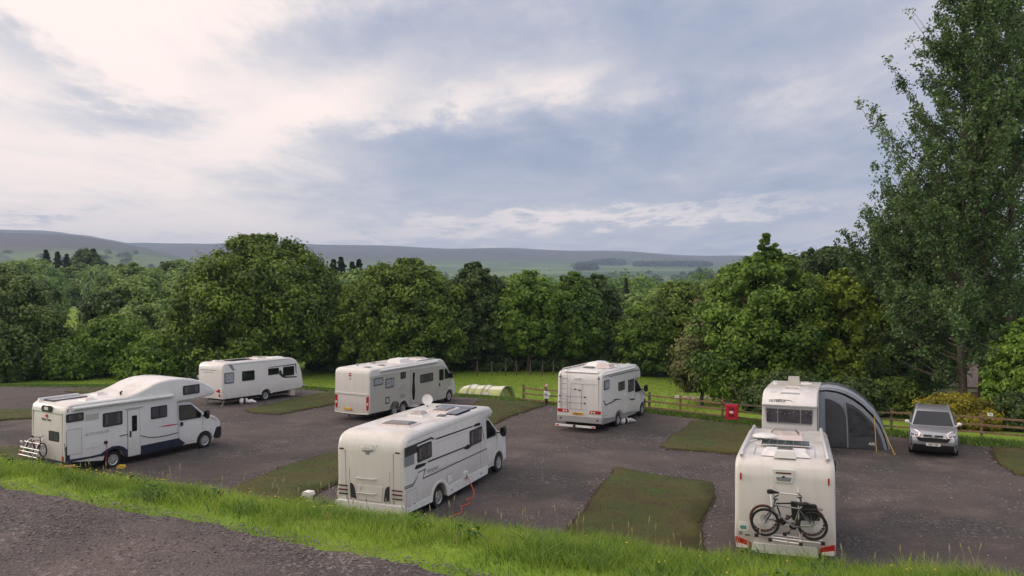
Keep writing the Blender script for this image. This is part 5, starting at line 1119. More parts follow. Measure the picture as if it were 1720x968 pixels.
def in_frame(pose,name,label,cat,group,loc,rz=0):
    """empty standing at a point given in a vehicle's frame"""
    X,Y,Z,yaw,pi,ro=pose
    from mathutils import Euler
    Rm=Euler((ro,-pi,yaw+PI/2)).to_matrix(); p=Rm@Vector(loc)+Vector((X,Y,Z))
    return empty(name,p,(ro*math.cos(rz)-0,0,yaw+PI/2+rz),label,cat,group)
def bicycle(pose,loc,face,label,paint,tyre,saddle_up,rack,tilt=0):
    """face=+1: front wheel towards -y (right); face=-1: front wheel towards +y.  Built in the y-z plane, origin on the ground line midway."""
    e=in_frame(pose,'bicycle',label,'bicycle','bicycles carried on the motorhomes',loc)
    R=.335; wb=.53; f=-face
    F_=(0,f*wb,R); B_=(0,-f*wb,R)
    for c in (F_,B_):
        mb=MB(); mb.lathe([(R-.045,-.018),(R-.012,-.026),(R,-.012),(R,.012),(R-.012,.026),(R-.045,.018),(R-.045,-.018)],c,0,36); w=mb.build('wheel',M[tyre],e,50)
        mb=MB(); mb.lathe([(R-.062,-.010),(R-.045,-.012),(R-.045,.012),(R-.062,.010),(R-.062,-.010)],c,0,36); mb.build('rim',M['black'],w,50)
        mb=MB()
        for k in range(18):
            a=2*PI*k/18; mb.tube([(.02 if k%2 else -.02,c[1]+.02*math.cos(a+.8),c[2]+.02*math.sin(a+.8)),(0,c[1]+(R-.055)*math.cos(a),c[2]+(R-.055)*math.sin(a))],.0022,3,cap=False)
        mb.tube([(-.045,c[1],c[2]),(.045,c[1],c[2])],.018,8); mb.lathe([(0,.022),(.075,.022),(.08,.02)],c,0,16); mb.build('spokes',M['silver'],w)
    bb=(0,-f*.10,R-.05); hd=(0,f*.33,R+.43); hd2=(0,f*.36,R+.30); st0=(0,-f*.24,R+.38); 
    mb=MB(); mb.tube([bb,hd2],.024,8); mb.tube([bb,st0],.018,8); mb.tube([st0,hd],.020,8); mb.tube([hd,hd2],.024,8)
    for x in (-.05,.05): mb.tube([(x*.5,bb[1],bb[2]),(x,B_[1],B_[2])],.010,6); mb.tube([(x*.4,st0[1],st0[2]-.03),(x,B_[1],B_[2])],.009,6)
    mb.build('frame',M[paint],e,60)
    mb=MB()
    for x in (-.055,.055): mb.tube([(x*.6,hd2[1],hd2[2]-.01),(x,f*.42,R+.18),(x,F_[1],F_[2])],[.018,.016,.011],7)
    mb.build('fork',M['black'],e,60)
    sp=(0,-f*.31,R+saddle_up); mb=MB(); mb.tube([st0,sp],.013,8); mb.build('seat_post',M['silver'],e)
    mb=MB(); mb.tube([(0,sp[1]-f*.14,sp[2]+.03),(0,sp[1]-f*.06,sp[2]+.035),(0,sp[1]+f*.05,sp[2]+.025),(0,sp[1]+f*.14,sp[2]+.02)],[.045,.062,.032,.015],8); mb.build('saddle',M['rubber'],e,60)
    hb=(0,f*.29,R+.56); mb=MB(); mb.tube([hd,hb],.016,8); mb.tube([(-.02,hb[1]-f*.03,hb[2]),(.0,hb[1]+f*.05,hb[2]+.01)],.018,8); mb.tube([(-.20,hb[1]-f*.06,hb[2]+.06),(-.10,hb[1]+f*.03,hb[2]+.02),(.10,hb[1]+f*.03,hb[2]+.02),(.20,hb[1]-f*.06,hb[2]+.06)],.014,8); mb.build('handlebar',M['black'],e,60)
    mb=MB(); mb.lathe([(0,.05),(.085,.05),(.09,.045),(.085,.04),(0,.04)],bb,0,20); mb.tube([(-.07,bb[1],bb[2]),(-.08,bb[1]+.11,bb[2]-.12)],.010,6); mb.tube([(.07,bb[1],bb[2]),(.08,bb[1]-.11,bb[2]+.12)],.010,6); mb.box((-.12,bb[1]+.11,bb[2]-.12),(.08,.08,.02)); mb.box((.12,bb[1]-.11,bb[2]+.12),(.08,.08,.02)); mb.build('crankset',M['black'],e,50)
    if rack:
        mb=MB()
        for x in (-.06,.06): mb.tube([(x*.5,st0[1],R+.38),(x,-f*.40,R+.40),(x,-f*.74,R+.40)],.008,6); mb.tube([(x,-f*.62,R+.40),(x,B_[1],B_[2])],.006,6)
        mb.tube([(-.06,-f*.74,R+.40),(.06,-f*.74,R+.40)],.008,6); mb.build('luggage_rack',M['black'],e,60)
    return e
bicycle(POSE['F'],(-.36,-.07,.985),1,'dark framed bicycle with saddle on the left, inner of the pair on the tail','black','brown',.62,False)
bicycle(POSE['F'],(-.60,-.11,.955),-1,'silver framed bicycle with luggage rack, outer of the pair on the tail','bikegrey','rubber',.46,True)
b_=bicycle(POSE['A'],(-.20,.42,.72),1,'small dark red bicycle on the folded rack of the navy skirted motorhome','darkred','rubber',.50,False); b_.scale=(.8,.8,.8)
e=in_frame(POSE['F'],'pannier_bag','black pannier bag hanging between the two bicycles','bag',None,(-.47,-.45,1.42))
mb=MB(); mb.prism(rr([(-.36,-.02),(.26,-.06),(.30,.38),(-.28,.34)],.04),0,-.05,.05); o=mb.build('bag_body',M['black'],e); MB().box((-.056,.12,.1),(.01,.03,.40)).build('strap',M['offwhite'],e)
# ---- G: small caravan facing the camera (x=0 is its front)
def caravan_g():
    e=vroot('caravan',POSE['G'],'small white caravan with wide front window and roof box, awning on its right','caravan','parked caravans'); v=Veh(e,2.19)
    prof=[(.10,.40),(.02,.60),(.0,1.22),(.03,1.96),(.0,2.02),(.05,2.10),(.2,2.27),(.42,2.43),(.65,2.52),(1.1,2.56),(3.5,2.58),(4.75,2.57),(4.95,2.48),(5.02,2.3),(5.02,.42)]
    shell('body',prof,2.19,.05,M['white'],e); chassis(v,.5,4.6,.5)
    f=v.rear('front_window',rr([(-.90,1.25),(.90,1.25),(.96,1.91),(-.96,1.91)],.08),M['greyplastic'],.03,x=.0)
    for a,b in ((-.90,-.47),(-.43,.43),(.47,.90)): v.rear('pane',rr([(a,1.30),(b,1.30),(b,1.86),(a,1.86)],.03),M['greyglass'],.01,off=.03,parent=f)
    rg=random.Random(4)
    for k in range(11): y=-.85+k*.17; MB().lathe([(0,-.0),(.012,0),(.012,.004)],(-.044,y,1.70+.04*math.sin(k*1.9)),0,8).build('fairy_light',M['plateW'],f)
    v.rear('window_rail',[(-1.07,1.96),(1.07,1.96),(1.07,1.985),(-1.07,1.985)],M['greyplastic'],.04,x=.02)
    nx=Vector((-.62,0,.78)); text_mesh('lettering','OLYMPUS',.15,M['graphite'],e,(.085,.50,2.165),(0,-1,0),(.66,0,.75),shear=.3,depth=.001,bold=.002)
    sw=[(.85,2.20),(.4,2.235),(.0,2.22),(-.25,2.13),(0,2.19),(.3,2.21)]
    MB().add([(.055+(z-2.1)*.88-.008,y,z) for y,z in sw],[tuple(range(6))]).build('swoosh_graphic',M['graphite'],e)
    v.roofbox('roof_box',2.55,3.05,-.26,.27,2.57,.40,M['beige'],.04); 
    mb=MB(); mb.prism(rr([(-.43,2.40),(.43,2.40),(.36,2.53),(-.38,2.53)],.05),0,.0,.03); o=mb.build('front_sunroof',M['greyplastic'],e); o.rotation_euler=(0,rad(52),0); o.location=(-1.48,0,.94)
    f=v.hatch(.9,1.4,-.35,.35,2.555,.07,'rooflight'); MB().tube([(3.4,.85,2.57),(3.4,.85,2.64)],.1,12).build('roof_vent',M['offwhite'],e); v.hatch(3.7,4.3,-.7,-.2,2.575,.06)
    for sg in (-1,1): v.wheel(2.6,sg*.95,.32,.19,5,sgn=sg); MB().tube([(.45,sg*.8,.42),(.2,sg*.85,.0)],.03,6).build('corner_steady',M['greyplastic'],e)
    mb=MB(); mb.tube([(.2,-.4,.42),(-1.1,0,.42),(.2,.4,.42)],.04,6); mb.tube([(-.9,0,.5),(-.9,0,0)],.035,6); mb.tube([(-1.25,0,.48),(-.8,0,.48)],.06,8); mb.build('tow_hitch',M['greyplastic'],e)
    v.side('awning_rail',[(.05,.5),(.065,.5),(.065,2.0),(.05,2.0)],M['black'],.02)
    return e
caravan_g()
def awning():
    e=in_frame(POSE['G'],'caravan_awning','grey inflatable awning with curved roof attached to the small caravan','awning',None,(0,0,0)); 
    out=[(1.11,2.46),(1.4,2.50),(1.8,2.46),(2.15,2.36),(2.47,2.20),(2.85,1.93),(3.25,1.53),(3.52,1.10),(3.72,.62),(3.86,.08)]
    out=[(-y,z) for y,z in out]; n=len(out)
    def off(k): return [(y+ (k if y<-1.2 else 0)*.8*min(1,(-y-1.1)/1.2),z-k*(1.0 if z>1.2 else .2)) for y,z in out]
    x0,x1=2.0,4.6
    # roof skin, with thickness, striped: light, dark seam, light, dark back
    def strip(name,xa,xb,m,up=0.):
        mb=MB(); V=[];I=off(.04)
        for P,u in ((out,up),(I,0)):
            for x in (xa,xb): V+=[(x,y-u*.5,z+u) for y,z in P]
        Fc=[]
        for i in range(n-1): Fc+=[(i,i+1,n+i+1,n+i),(2*n+i,3*n+i,3*n+i+1,2*n+i+1),(i,2*n+i,2*n+i+1,i+1),(n+i,n+i+1,3*n+i+1,3*n+i)]
        mb.add(V,Fc); return mb.build(name,m,e,50)
    strip('roof_skin',x0+.16,3.7,M['awngrey']); strip('roof_skin',3.7,x1,M['awndark'])
    for x in (x0+.06,x0+.42): 
        mb=MB(); mb.tube([(x,y,z) for y,z in out],.042,10,cap=True); mb.build('air_beam' ,M['awngrey'],e,60)
    mb=MB(); mb.tube([(x0+.22,y,z+.03) for y,z in out],.022,8); mb.build('beam_seam',M['awndark'],e,60)
    # near side wall: light border, two dark panels
    I=off(.10); wall=I+[(-3.80,.03),(-1.11,.03)]
    MB().prism(wall,0,x0+.05,x0+.08).build('side_wall',M['awngrey'],e)
    d=[(-1.32,2.10),(-1.55,2.07),(-1.85,1.92),(-2.06,1.72),(-2.16,1.3),(-2.20,.06),(-1.36,.06)]
    MB().prism(rr(d,.06),0,x0+.025,x0+.052).build('door_panel',M['awndark'],e)
    w=[(-2.14,1.98),(-2.45,1.86),(-2.80,1.60),(-3.12,1.26),(-3.34,.98),(-3.50,.62),(-3.62,.22),(-3.66,.06),(-2.28,.06),(-2.24,.9)]
    p=MB().prism(rr(w,.04),0,x0+.025,x0+.052).build('window_panel',M['awndark'],e)
    w2=[(-2.22,1.80),(-2.48,1.70),(-2.78,1.48),(-3.06,1.16),(-3.26,.90),(-3.38,.58),(-2.32,.52),(-2.28,.9)]
    MB().prism(rr(w2,.05),0,x0+.012,x0+.03).build('clear_window',M['awnglass'],p)
    mb=MB(); mb.tube([(x0+.0,-2.12,2.02),(x0,-2.20,1.2),(x0,-2.24,.04)],.03,8); mb.build('zip_seam',M['awngrey'],e,60)
    text_mesh('lettering','AIR',.16,M['offwhite'],e,(x0+.018,-3.18,.26),(0,-1,0),(0,0,1),bold=.006,depth=.001)
    MB().prism([(y,z) for y,z in wall],0,x1-.03,x1-.01).build('far_wall',M['awndark'],e)
    mb=MB(); mb.box(((x0+x1)/2,-2.5,.05),(x1-x0-.1,2.6,.04)); mb.build('groundsheet',M['awndark'],e)
    rope=[]
    X,Y,Z,yaw,pi,ro=POSE['G']
    for a,b in (((x0,-3.27,1.48),(1.35,-3.35,-.02)),((x0+.1,-3.62,.95),(1.15,-4.05,-.02))):
        mb=MB(); mb.tube([a,b],.013,5); mb.tube([b,(b[0]-.05,b[1],b[2]+.14)],.012,5); mb.build('guy_line',M['yellowrope'],e)
    return e
awning()
# ---- H: silver car
def car(pose,label,front=True):
    e=vroot('parked_car',pose,label,'car','parked cars'); v=Veh(e,1.82); xf,xr=.90,3.52
    R_=.35
    def ar(cx): return [(cx+.40*math.cos(a),.35+.40*math.sin(a)) for a in np.linspace(PI*.98,PI*.02,9)]
    prof=[(.12,.26),(.02,.40),(-.02,.58),(.0,.74),(.06,.86),(.16,.96),(.45,1.04),(.8,1.09),(1.12,1.12),(1.3,1.14),(3.6,1.16),(4.25,1.12),(4.42,1.0),(4.50,.75),(4.5,.45),(4.42,.30)]+ar(xr)[::-1]+[(3.0,.24),(1.35,.24)]+ar(xf)[::-1]
    tp=lambda x,z:(1-.16*max(0,(.75-x)/.75)**2)*(1-.05*max(0,(x-3.9)/.6))*(1-.10*max(0,z-.75))
    shell('body',prof,1.82,.05,M['carpaint'],e,zmin=.6,taper=tp)
    gh=[(1.02,1.08),(1.25,1.20),(1.95,1.60),(2.15,1.655),(2.6,1.685),(3.3,1.67),(3.9,1.60),(4.1,1.52),(4.38,1.12),(3.8,1.10)]
    tg=lambda x,z:1-.30*max(0,z-1.05)
    shell('roof',gh,1.66,.07,M['carpaint'],e,zmin=1.2,taper=tg)
    W0=.83
    mb=MB(); 
    def w(x,z,k): return W0*tg(x,z)*k
    mb.add([(1.13-.015,-w(1.13,1.14,.94),1.145),(1.13-.015,w(1.13,1.14,.94),1.145),(1.90-.012,w(1.9,1.58,.86),1.595),(1.90-.012,-w(1.9,1.58,.86),1.595)],[(0,1,2,3)]); o=mb.build('windscreen',M['glass'],e); 
    for sg in (-1,1):
        v.side('side_window',rr([(1.42,1.20),(3.95,1.20),(3.85,1.50),(2.1,1.58),(1.95,1.55)],.06),M['glass'],.012,y=W0,sgn=sg,taper=tg)
        # headlamp wrapping the corner
        mb=MB(); y0,y1=sg*.86*.94,sg*.50; mb.add([(.03,sg*.72,.78),(-.02,sg*.50,.84),(.10,sg*.44,.965),(.42,sg*.62,1.045),(.50,sg*.845,1.01),(.20,sg*.815,.80)],[(0,1,2,3,4,5)]); hl=mb.build('headlight',M['clear'],e); hl.location=(-.012,sg*.006,.012)
        for yy,xx,zz in ((.60,.05,.90),(.74,.14,.92)): MB().lathe([(0,-.03),(.05,-.02),(.055,0)],(xx-.03,sg*yy,zz),0,12).build('bulb',M['chrome'],hl)
        mb=MB(); mb.tube([(1.22,sg*.84,1.14),(1.20,sg*.90,1.17)],.03,6); mb.tube([(1.19,sg*.90,1.21),(1.18,sg*.98,1.23),(1.18,sg*1.05,1.22)],[.06,.085,.05],10); mb.build('door_mirror',M['offwhite'],e,60)
        MB().add([(.13,sg*.36,.33),(.13,sg*.62,.33),(.17,sg*.62,.43),(.10,sg*.36,.43)],[(0,1,2,3)]).build('fog_lamp',M['greyplastic'],e)
    mb=MB()
    mb.prism(rr([(-.50,.665),(.50,.665),(.62,.80),(.0,.82),(-.62,.80)],.03),0,-.05,.10); g=mb.build('lower_grille',M['black'],e)
    for a,b in ((-.36,-.05),(.05,.36)):
        q=MB().prism(rr([(a,.855),(b,.855),(b*1.04 if abs(b)>abs(a) else b,.935),(a*1.04 if abs(a)>abs(b) else a,.935)],.015),0,.02,.08).build('upper_grille',M['silver'],e); MB().prism(rr([(a+.02,.875),(b-.02,.875),(b-.02,.92),(a+.02,.92)],.01),0,.01,.05).build('grille_inset',M['black'],q)
    mb=MB(); mb.box((.01,-.035,.90),(.02,.016,.085)); mb.box((.01,.035,.90),(.02,.016,.085)); mb.box((.01,0,.90),(.02,.07,.014)); mb.build('badge',M['chrome'],e)
    low=[(.10,.22),(-.02,.36),(-.035,.54),(.2,.56),(.3,.40),(.3,.22)]
    shell('lower_bumper',low,1.70,.03,M['black'],e,zmin=5,taper=lambda x,z:1-.12*max(0,(.4-x)/.4)**2)
    v.side('sill',[(1.3,.22),(3.1,.22),(3.1,.42),(1.3,.42)],M['black'],.01,y=.90)
    if front:
        p=MB().prism(rr([(-.26,.50),(.26,.50),(.26,.61),(-.26,.61)],.01),0,-.06,-.045).build('number_plate',M['plateW'],e); text_mesh('plate_text','AJ07 TZP',.095,M['black'],p,(-.062,0,.555),(0,-1,0),(0,0,1),bold=.003,depth=.001)
    mb=MB(); mb.box((1.9,0,.45),(3.0,1.3,.4)); mb.build('chassis',M['chassis'],e)
    mb=MB()
    for sg in (-1,1): mb.tube([(2.1,sg*.60,1.70),(2.3,sg*.60,1.74),(3.6,sg*.58,1.72),(3.8,sg*.58,1.66)],.016,6)
    mb.build('roof_rail',M['silver'],e,60)
    for x in (xf,xr):
        for sg in (-1,1): v.wheel(x,sg*.80,.35,.21,5,sgn=sg)
    return e
car(POSE['H'],'silver sport utility car facing the camera beside the grey awning')
X_,Y_=-21.6,56.5
car((X_,Y_,Hs(X_,Y_)-.02,-.9,0,0),'grey car almost hidden behind the left end of the white caravan',False)
# ------------------------------------------------------------------ fence and small things
FL=[(.7,49.6),(2.0,48.7),(5.0,47.2),(7.75,46.0),(9.25,44.8),(11.15,43.2),(13.0,42.1),(14.9,41.15),(16.7,40.3),(18.4,39.55),(20.0,38.6),(21.65,37.6),(23.6,36.4),(25.6,35.2),(27.6,34.1),(30,32.8)]
def gz(x,y): return float(lot(x,y))-.12
def fence():
    e=empty('post_and_rail_fence',(FL[0][0],FL[0][1],gz(*FL[0])),(0,0,0),'long brown three-rail timber fence along the far edge of the gravel','fence')
    o=Vector(e.location); rg=random.Random(3)
    for i,(x,y) in enumerate(FL):
        z=gz(x,y); a=rg.uniform(-.1,.1)-.5; h=1.12+rg.uniform(-.04,.06); mb=MB()
        mb.box((x-o.x,y-o.y,z-o.z+h/2-.35),(.11,.09,h+.7),rz=a); b=mb.build('post',M['wood'] if i%3 else M['greenwood'],e)
    for i in range(len(FL)-1):
        a=FL[i];b=FL[i+1]
        d=Vector((b[0]-a[0],b[1]-a[1],0)).normalized(); n=Vector((d.y,-d.x,0)); 
        if n.y>0: n=-n
        for k,h in enumerate((.27,.61,.95)):
            ja,jb=rg.uniform(-.02,.02),rg.uniform(-.02,.02)
            A=Vector((a[0],a[1],gz(*a)+h+ja))-o+n*.07-d*.05; B=Vector((b[0],b[1],gz(*b)+h+jb))-o+n*.07-d*.03
            u=Vector((0,0,.045)); V=[A-u-n*.02,A-u+n*.02,A+u+n*.02,A+u-n*.02,B-u-n*.02,B-u+n*.02,B+u+n*.02,B+u-n*.02]
            MB().add(V,[(3,2,1,0),(4,5,6,7),(0,1,5,4),(1,2,6,5),(2,3,7,6),(3,0,4,7)]).build('rail',M['wood'] if a[0]<11 or a[0]>17 else M['greenwood'],e)
fence()
def plate_sign(x,y,z,txt,label):
    e=empty('number_sign',(x,y,z),(0,0,math.atan2(-x,y)),label,'sign','white number plates on the fence')
    MB().prism([(-.11,-.075),(.11,-.075),(.11,.075),(-.11,.075)],1,-.012,.0).build('plate',M['plateW'],e)
    text_mesh('lettering',txt,.11,M['black'],e,(0,-.0135,0),(1,0,0),(0,0,1),bold=.003,depth=.001)
x,y=9.25,44.8; plate_sign(x-.22,y-.15,gz(x,y)+1.07,'11','white number plate on the fence right of the ladder motorhome')
x,y=21.65,37.6; plate_sign(x+.28,y-.2,gz(x,y)+1.12,'12','white number plate on the fence post right of the silver car')
def fire_point():
    x,y=11.45,42.45; z=gz(x,y); e=empty('fire_point_cabinet',(x,y,z),(0,0,-.45),'bright red fire point cabinet with dark panels mounted on the fence','cabinet')
    MB().prism(rr([(-.31,.22),(.31,.22),(.31,1.0),(-.31,1.0)],.03),1,-.14,.12).build('cabinet_body',M['firered'],e)
    d=MB().prism(rr([(-.25,.29),(.25,.29),(.25,.95),(-.25,.95)],.03),1,-.155,-.141).build('door',M['firered'],e)
    for z0,z1 in ((.72,.88),(.38,.52)): MB().prism([(-.15,z0),(.15,z0),(.15,z1),(-.15,z1)],1,-.160,-.1555).build('label_panel',M['darkred'],d)
    MB().prism(rr([(-.09,.57),(.09,.57),(.09,.68),(-.09,.68)],.02),1,-.17,-.1555).build('white_label',M['plateW'],d)
    text_mesh('lettering','FIRE',.12,M['red'],d,(0,-.162,.80),(1,0,0),(0,0,1),bold=.004,depth=.001); text_mesh('lettering','POINT',.10,M['red'],d,(0,-.162,.45),(1,0,0),(0,0,1),bold=.003,depth=.001)
    for xx in (-.22,.22): MB().box((xx,.05,.05),(.05,.05,.5)).build('leg',M['greenwood'],e)
fire_point()
def hookup():
    x,y=2.05,48.45; z=gz(x,y)+.12; e=empty('hookup_post',(x,y,z),(0,0,0),'white electric hook-up box on a dark post with round sign above','utility post')
    MB().box((0,0,.3),(.13,.13,1.0)).build('post',M['black'],e)
    b=MB().prism(rr([(-.15,.36),(.15,.36),(.16,.74),(.06,.80),(-.16,.80)],.03),1,-.13,.10).build('socket_box',M['offwhite'],e)
    MB().prism(rr([(-.12,.56),(.06,.54),(.02,.68),(-.12,.68)],.02),1,-.15,-.131).build('socket_cover',M['greyplastic'],b); MB().tube([(.10,-.12,.66),(.22,-.22,.60)],.035,8).build('plug',M['offwhite'],b)
    MB().box((0,.02,1.0),(.05,.05,.5)).build('sign_stem',M['greenwood'],e)
    MB().lathe([(0,-.02),(.115,-.02),(.115,0),(0,0)],(0,-.02,1.16),1,24).build('round_sign',M['plateW'],e); mb=MB(); mb.lathe([(.085,-.004),(.115,-.004),(.115,0),(.085,0),(.085,-.004)],(0,-.0405,1.16),1,24); mb.lathe([(0,-.003),(.03,-.003)],(0,-.0415,1.16),1,12); mb.build('sign_ring',M['redgraphic'],e)
hookup()
x,y=-6.05,24.2; e=empty('hookup_bollard',(x,y,Hs(x,y)),(0,0,-.3),'white capped service bollard on the bank left of the central motorhome','bollard')
MB().box((0,0,.34),(.20,.16,.7)).build('post',M['offwhite'],e); MB().prism(rr([(-.16,.68),(.16,.68),(.13,.80),(-.13,.80)],.03),1,-.13,.13).build('cap',M['offwhite'],e); MB().box((0,-.09,.52),(.14,.03,.18)).build('socket_cover',M['greyplastic'],e)
# stakes of the wire fence at the back of the field
for i,px in enumerate((802,826,849,868,891,911,930)):
    Y=80+i*.1; x=(px-860)/1374*Y; o=MB().tube([(0,0,-.2),(.02*(i%3-1),0,.7),(.05*(i%3-1),0,1.45)],[.06,.055,.05],7).build('fence_stake',M['palebark']); o.location=(x,Y,Hs(x,Y)); tag(o,['pale fence stake at the field edge, leftmost of seven','pale fence stake at the field edge, second from left','pale fence stake at the field edge, third from left','pale fence stake at the field edge, middle of seven','pale fence stake at the field edge, third from right','pale fence stake at the field edge, second from right','pale fence stake at the field edge, next to the ladder motorhome'][i],'stake','stakes along the back of the field')
# standing stone slab and field wall under the trees
def slab():
    Y=54.5; x=(1223-860)/1374*Y; z=Hs(x,Y); o=MB().prism(rr([(-.28,-.3),(.30,-.3),(.32,1.1),(.0,1.12),(-.05,.95),(-.30,.9),(-.36,.45)],.06),1,-.12,.12).build('stone_slab',M['slab']); o.location=(x,Y,z+.1); tag(o,'pale upright slab of stone beside the leaning trunk','stone')
    rg=random.Random(9)
    for i in range(26):
        px=1150+i*2.9; Yw=62+rg.uniform(-.4,.4); x=(px-860)/1374*Yw; r=rg.uniform(.14,.30); mb=MB()
        V=[];n=7
        for a in range(n):
            for k,(rr_,zz) in enumerate(((.75,-.3),(1,.1),(.7,.55))): V.append((math.cos(a*2*PI/n)*r*rr_*rg.uniform(.8,1.2),math.sin(a*2*PI/n)*r*rr_*rg.uniform(.8,1.2),zz*r*rg.uniform(.8,1.2)))
        Fc=[tuple(a*3+2 for a in range(n)),tuple(a*3 for a in range(n))[::-1]]
        for a in range(n):
            b=(a+1)%n
            for k in range(2): Fc.append((a*3+k,b*3+k,b*3+k+1,a*3+k+1))
        mb.add(V,Fc); o=mb.build('field_stone',M['slab'],None,20); o.location=(x,Yw,Hs(x,Yw)+r*.2); tag(o,'rough grey field stone in the tumbled row under the trees','stone','tumbled row of field stones')
slab()
def tent():
    a=Vector((-4.0,61.2)); b=Vector((-.35,59.0)); L=(b-a).length; ang=math.atan2(b.y-a.y,b.x-a.x); z=min(Hs(a.x,a.y),Hs(b.x,b.y)); e=empty('tunnel_tent',(a.x,a.y,z),(0,0,ang),'pale lime tunnel tent with grey window panels on the grass field','tent')
    hoops=[(0,.15,.35),(.45,1.0,1.30),(1.35,1.15,1.55),(1.9,1.13,1.46),(2.6,1.18,1.58),(3.0,1.15,1.50),(L,1.2,1.6)]
    N=16
    def hp(u):
        for i in range(len(hoops)-1):
            if hoops[i][0]<=u<=hoops[i+1][0]:
                t=(u-hoops[i][0])/(hoops[i+1][0]-hoops[i][0]); return [hoops[i][k]*(1-t)+hoops[i+1][k]*t for k in (1,2)]
    def strip(k0,k1,name,m,us):
        V=[];c=0
        for u in us:
            w,h=hp(u)
            for k in range(k0,k1+1):
                t=PI*k/N; V.append((u,-math.cos(t)*w*(1.0),max(0,math.sin(t))**.8*h))
        n=k1-k0+1; Fc=[(i*n+j,i*n+j+1,(i+1)*n+j+1,(i+1)*n+j) for i in range(len(us)-1) for j in range(n-1)]
        mb=MB(); mb.add(V,Fc); o=mb.build(name,m,e,60); md=o.modifiers.new('thick','SOLIDIFY'); md.thickness=.012; return o
    us=list(np.linspace(0,L,22))
    strip(0,5,'lower_panel',M['tentlime'],us); strip(5,11,'roof_panel',M['tentcream'],us); strip(11,16,'lower_panel',M['tentlime'],us)
    for h in hoops[1:]:
        u,w,hh=h; MB().tube([(u,-math.cos(PI*k/N)*(w+.02),max(0,math.sin(PI*k/N))**.8*(hh+.02)) for k in range(N+1)],.025,6).build('pole_sleeve',M['greygraphic'],e,60)
    for u0,u1 in ((1.0,1.75),(2.7,3.25)):
        w,h=hp(u0); V=[]
        for u in (u0,u1):
            w,h=hp(u)
            for k in (1,2,3,4): t=PI*k/N; V.append((u,-math.cos(t)*(w+.03),math.sin(t)**.8*(h+.03)))
        MB().add(V,[(0,1,5,4),(1,2,6,5),(2,3,7,6)]).build('window_panel',M['tentgrey'],e)
    V=[(L-.25,0,0)]+[(L-.25,-math.cos(PI*k/N)*1.1,max(0,math.sin(PI*k/N))**.8*1.45) for k in range(N+1)]; MB().add(V,[(0,i,i+1) for i in range(1,N+1)]).build('door_panel',M['tentlime'],e)
    for sg in (-1,1): MB().tube([(L,sg*.7,1.25),(L+.9,sg*1.0,0)],.008,4).build('guy_line',M['tentcream'],e)
tent()
def house():
    x,Y=35.2,66; z=-11.0; e=empty('bungalow',(x,Y,z),(0,0,-.18),'white walled bungalow with low brown roof glimpsed behind the poplars','house')
    w,d,h=6.6,3.6,2.45
    MB().prism([(-d,0),(d,0),(d,h),(0,h+1.5),(-d,h)],0,-w,w).build('wall',M['stonewhite'],e)
    mb=MB()
    for sg in (-1,1): mb.add([(-w-.4,sg*(d+.4),h-.16),(w+.4,sg*(d+.4),h-.16),(w+.4,0,h+1.52),(-w-.4,0,h+1.52),(-w-.4,sg*(d+.4),h-.02),(w+.4,sg*(d+.4),h-.02),(w+.4,0,h+1.68),(-w-.4,0,h+1.68)],[(0,1,2,3),(4,5,6,7),(0,1,5,4),(1,2,6,5),(2,3,7,6),(3,0,4,7)])
    r=mb.build('roof',M['rooftile'],e); MB().box((-3,0,h+1.9),(.7,.7,1.1)).build('chimney',M['stonewhite'],r)
    for xx in (-4.3,-.6,2.6):
        f=MB().box((xx,-d-.02,1.45),(1.3,.08,1.0)).build('window',M['offwhite'],e); MB().box((xx,-d-.07,1.45),(1.14,.03,.86)).build('pane',M['glass'],f)
    MB().box((1.0,-d-.03,1.0),(.9,.06,2.0)).build('door',M['wood'],e)
house()
# things on the ground
def bag(x,y,rz,label,g,k):
    e=empty('water_carrier',(x,y,Hs(x,y)),(0,0,rz),label,'container',g)
    MB().tube([(-.35,0,.18),(-.28,0,.18),(.05,0,.18),(.12,0,.18)],[.12,.18,.18,.13],14).build('barrel',M['offwhite'],e,50); MB().tube([(-.12,0,.18),(.02,0,.18)],.186,14).build('band',M['black'],e,50)
    MB().tube([(.15,.05,.12),(.35,.02,.16),(.62,-.06,.09)],[.11,.12,.04],8).build('cover',M['beige' if k else 'offwhite'],e,60)
bag(-16.2,49.6,.3,'white and black water barrel lying beside the far caravan','water barrels beside the vans',0)
bag(5.75,41.4,.5,'pale water barrel on the gravel behind the rear wheel of the ladder motorhome','water barrels beside the vans',1)
def wavy(pts,r,name,m,label,cat):
    o=MB().tube(pts,r,6).build(name,m,None,60); tag(o,label,cat); return o
from mathutils import Euler
def fr(k,loc):
    X,Y,Z,yaw,pi,ro=POSE[k]; return Euler((ro,-pi,yaw+PI/2)).to_matrix()@Vector(loc)+Vector((X,Y,Z))
p=[fr('D',(3.80,-1.24,.56)),fr('D',(3.83,-1.33,.36)),fr('D',(3.75,-1.5,.08))]; q=fr('D',(3.75,-1.5,.0)); 
for k,(a,b) in enumerate([(3.4,-1.65),(3.1,-1.55),(2.7,-1.85),(2.3,-1.75),(1.8,-2.05),(1.2,-1.95),(.5,-2.2),(-.6,-2.3),(-2.0,-2.5)]):
    w_=fr('D',(a,b,0)); w_.z=Hs(w_.x,w_.y)+.03; p.append(w_)
wavy(p,.013,'mains_cable',M['orangecable'],'orange mains cable trailing from the side of the central motorhome','cable')
rg=random.Random(8); p=[]; c0=fr('F',(.35,-1.75,0))
for k in range(90):
    a=k*.42; r=.24+.12*math.sin(k*.37)+.05*rg.random(); x=c0.x+r*1.25*math.cos(a)+.1*math.sin(k*.11); y=c0.y+r*math.sin(a); p.append((x,y,Hs(x,y)+.03+.10*abs(math.sin(k*.7))*(.5+.5*math.sin(k*.13))))
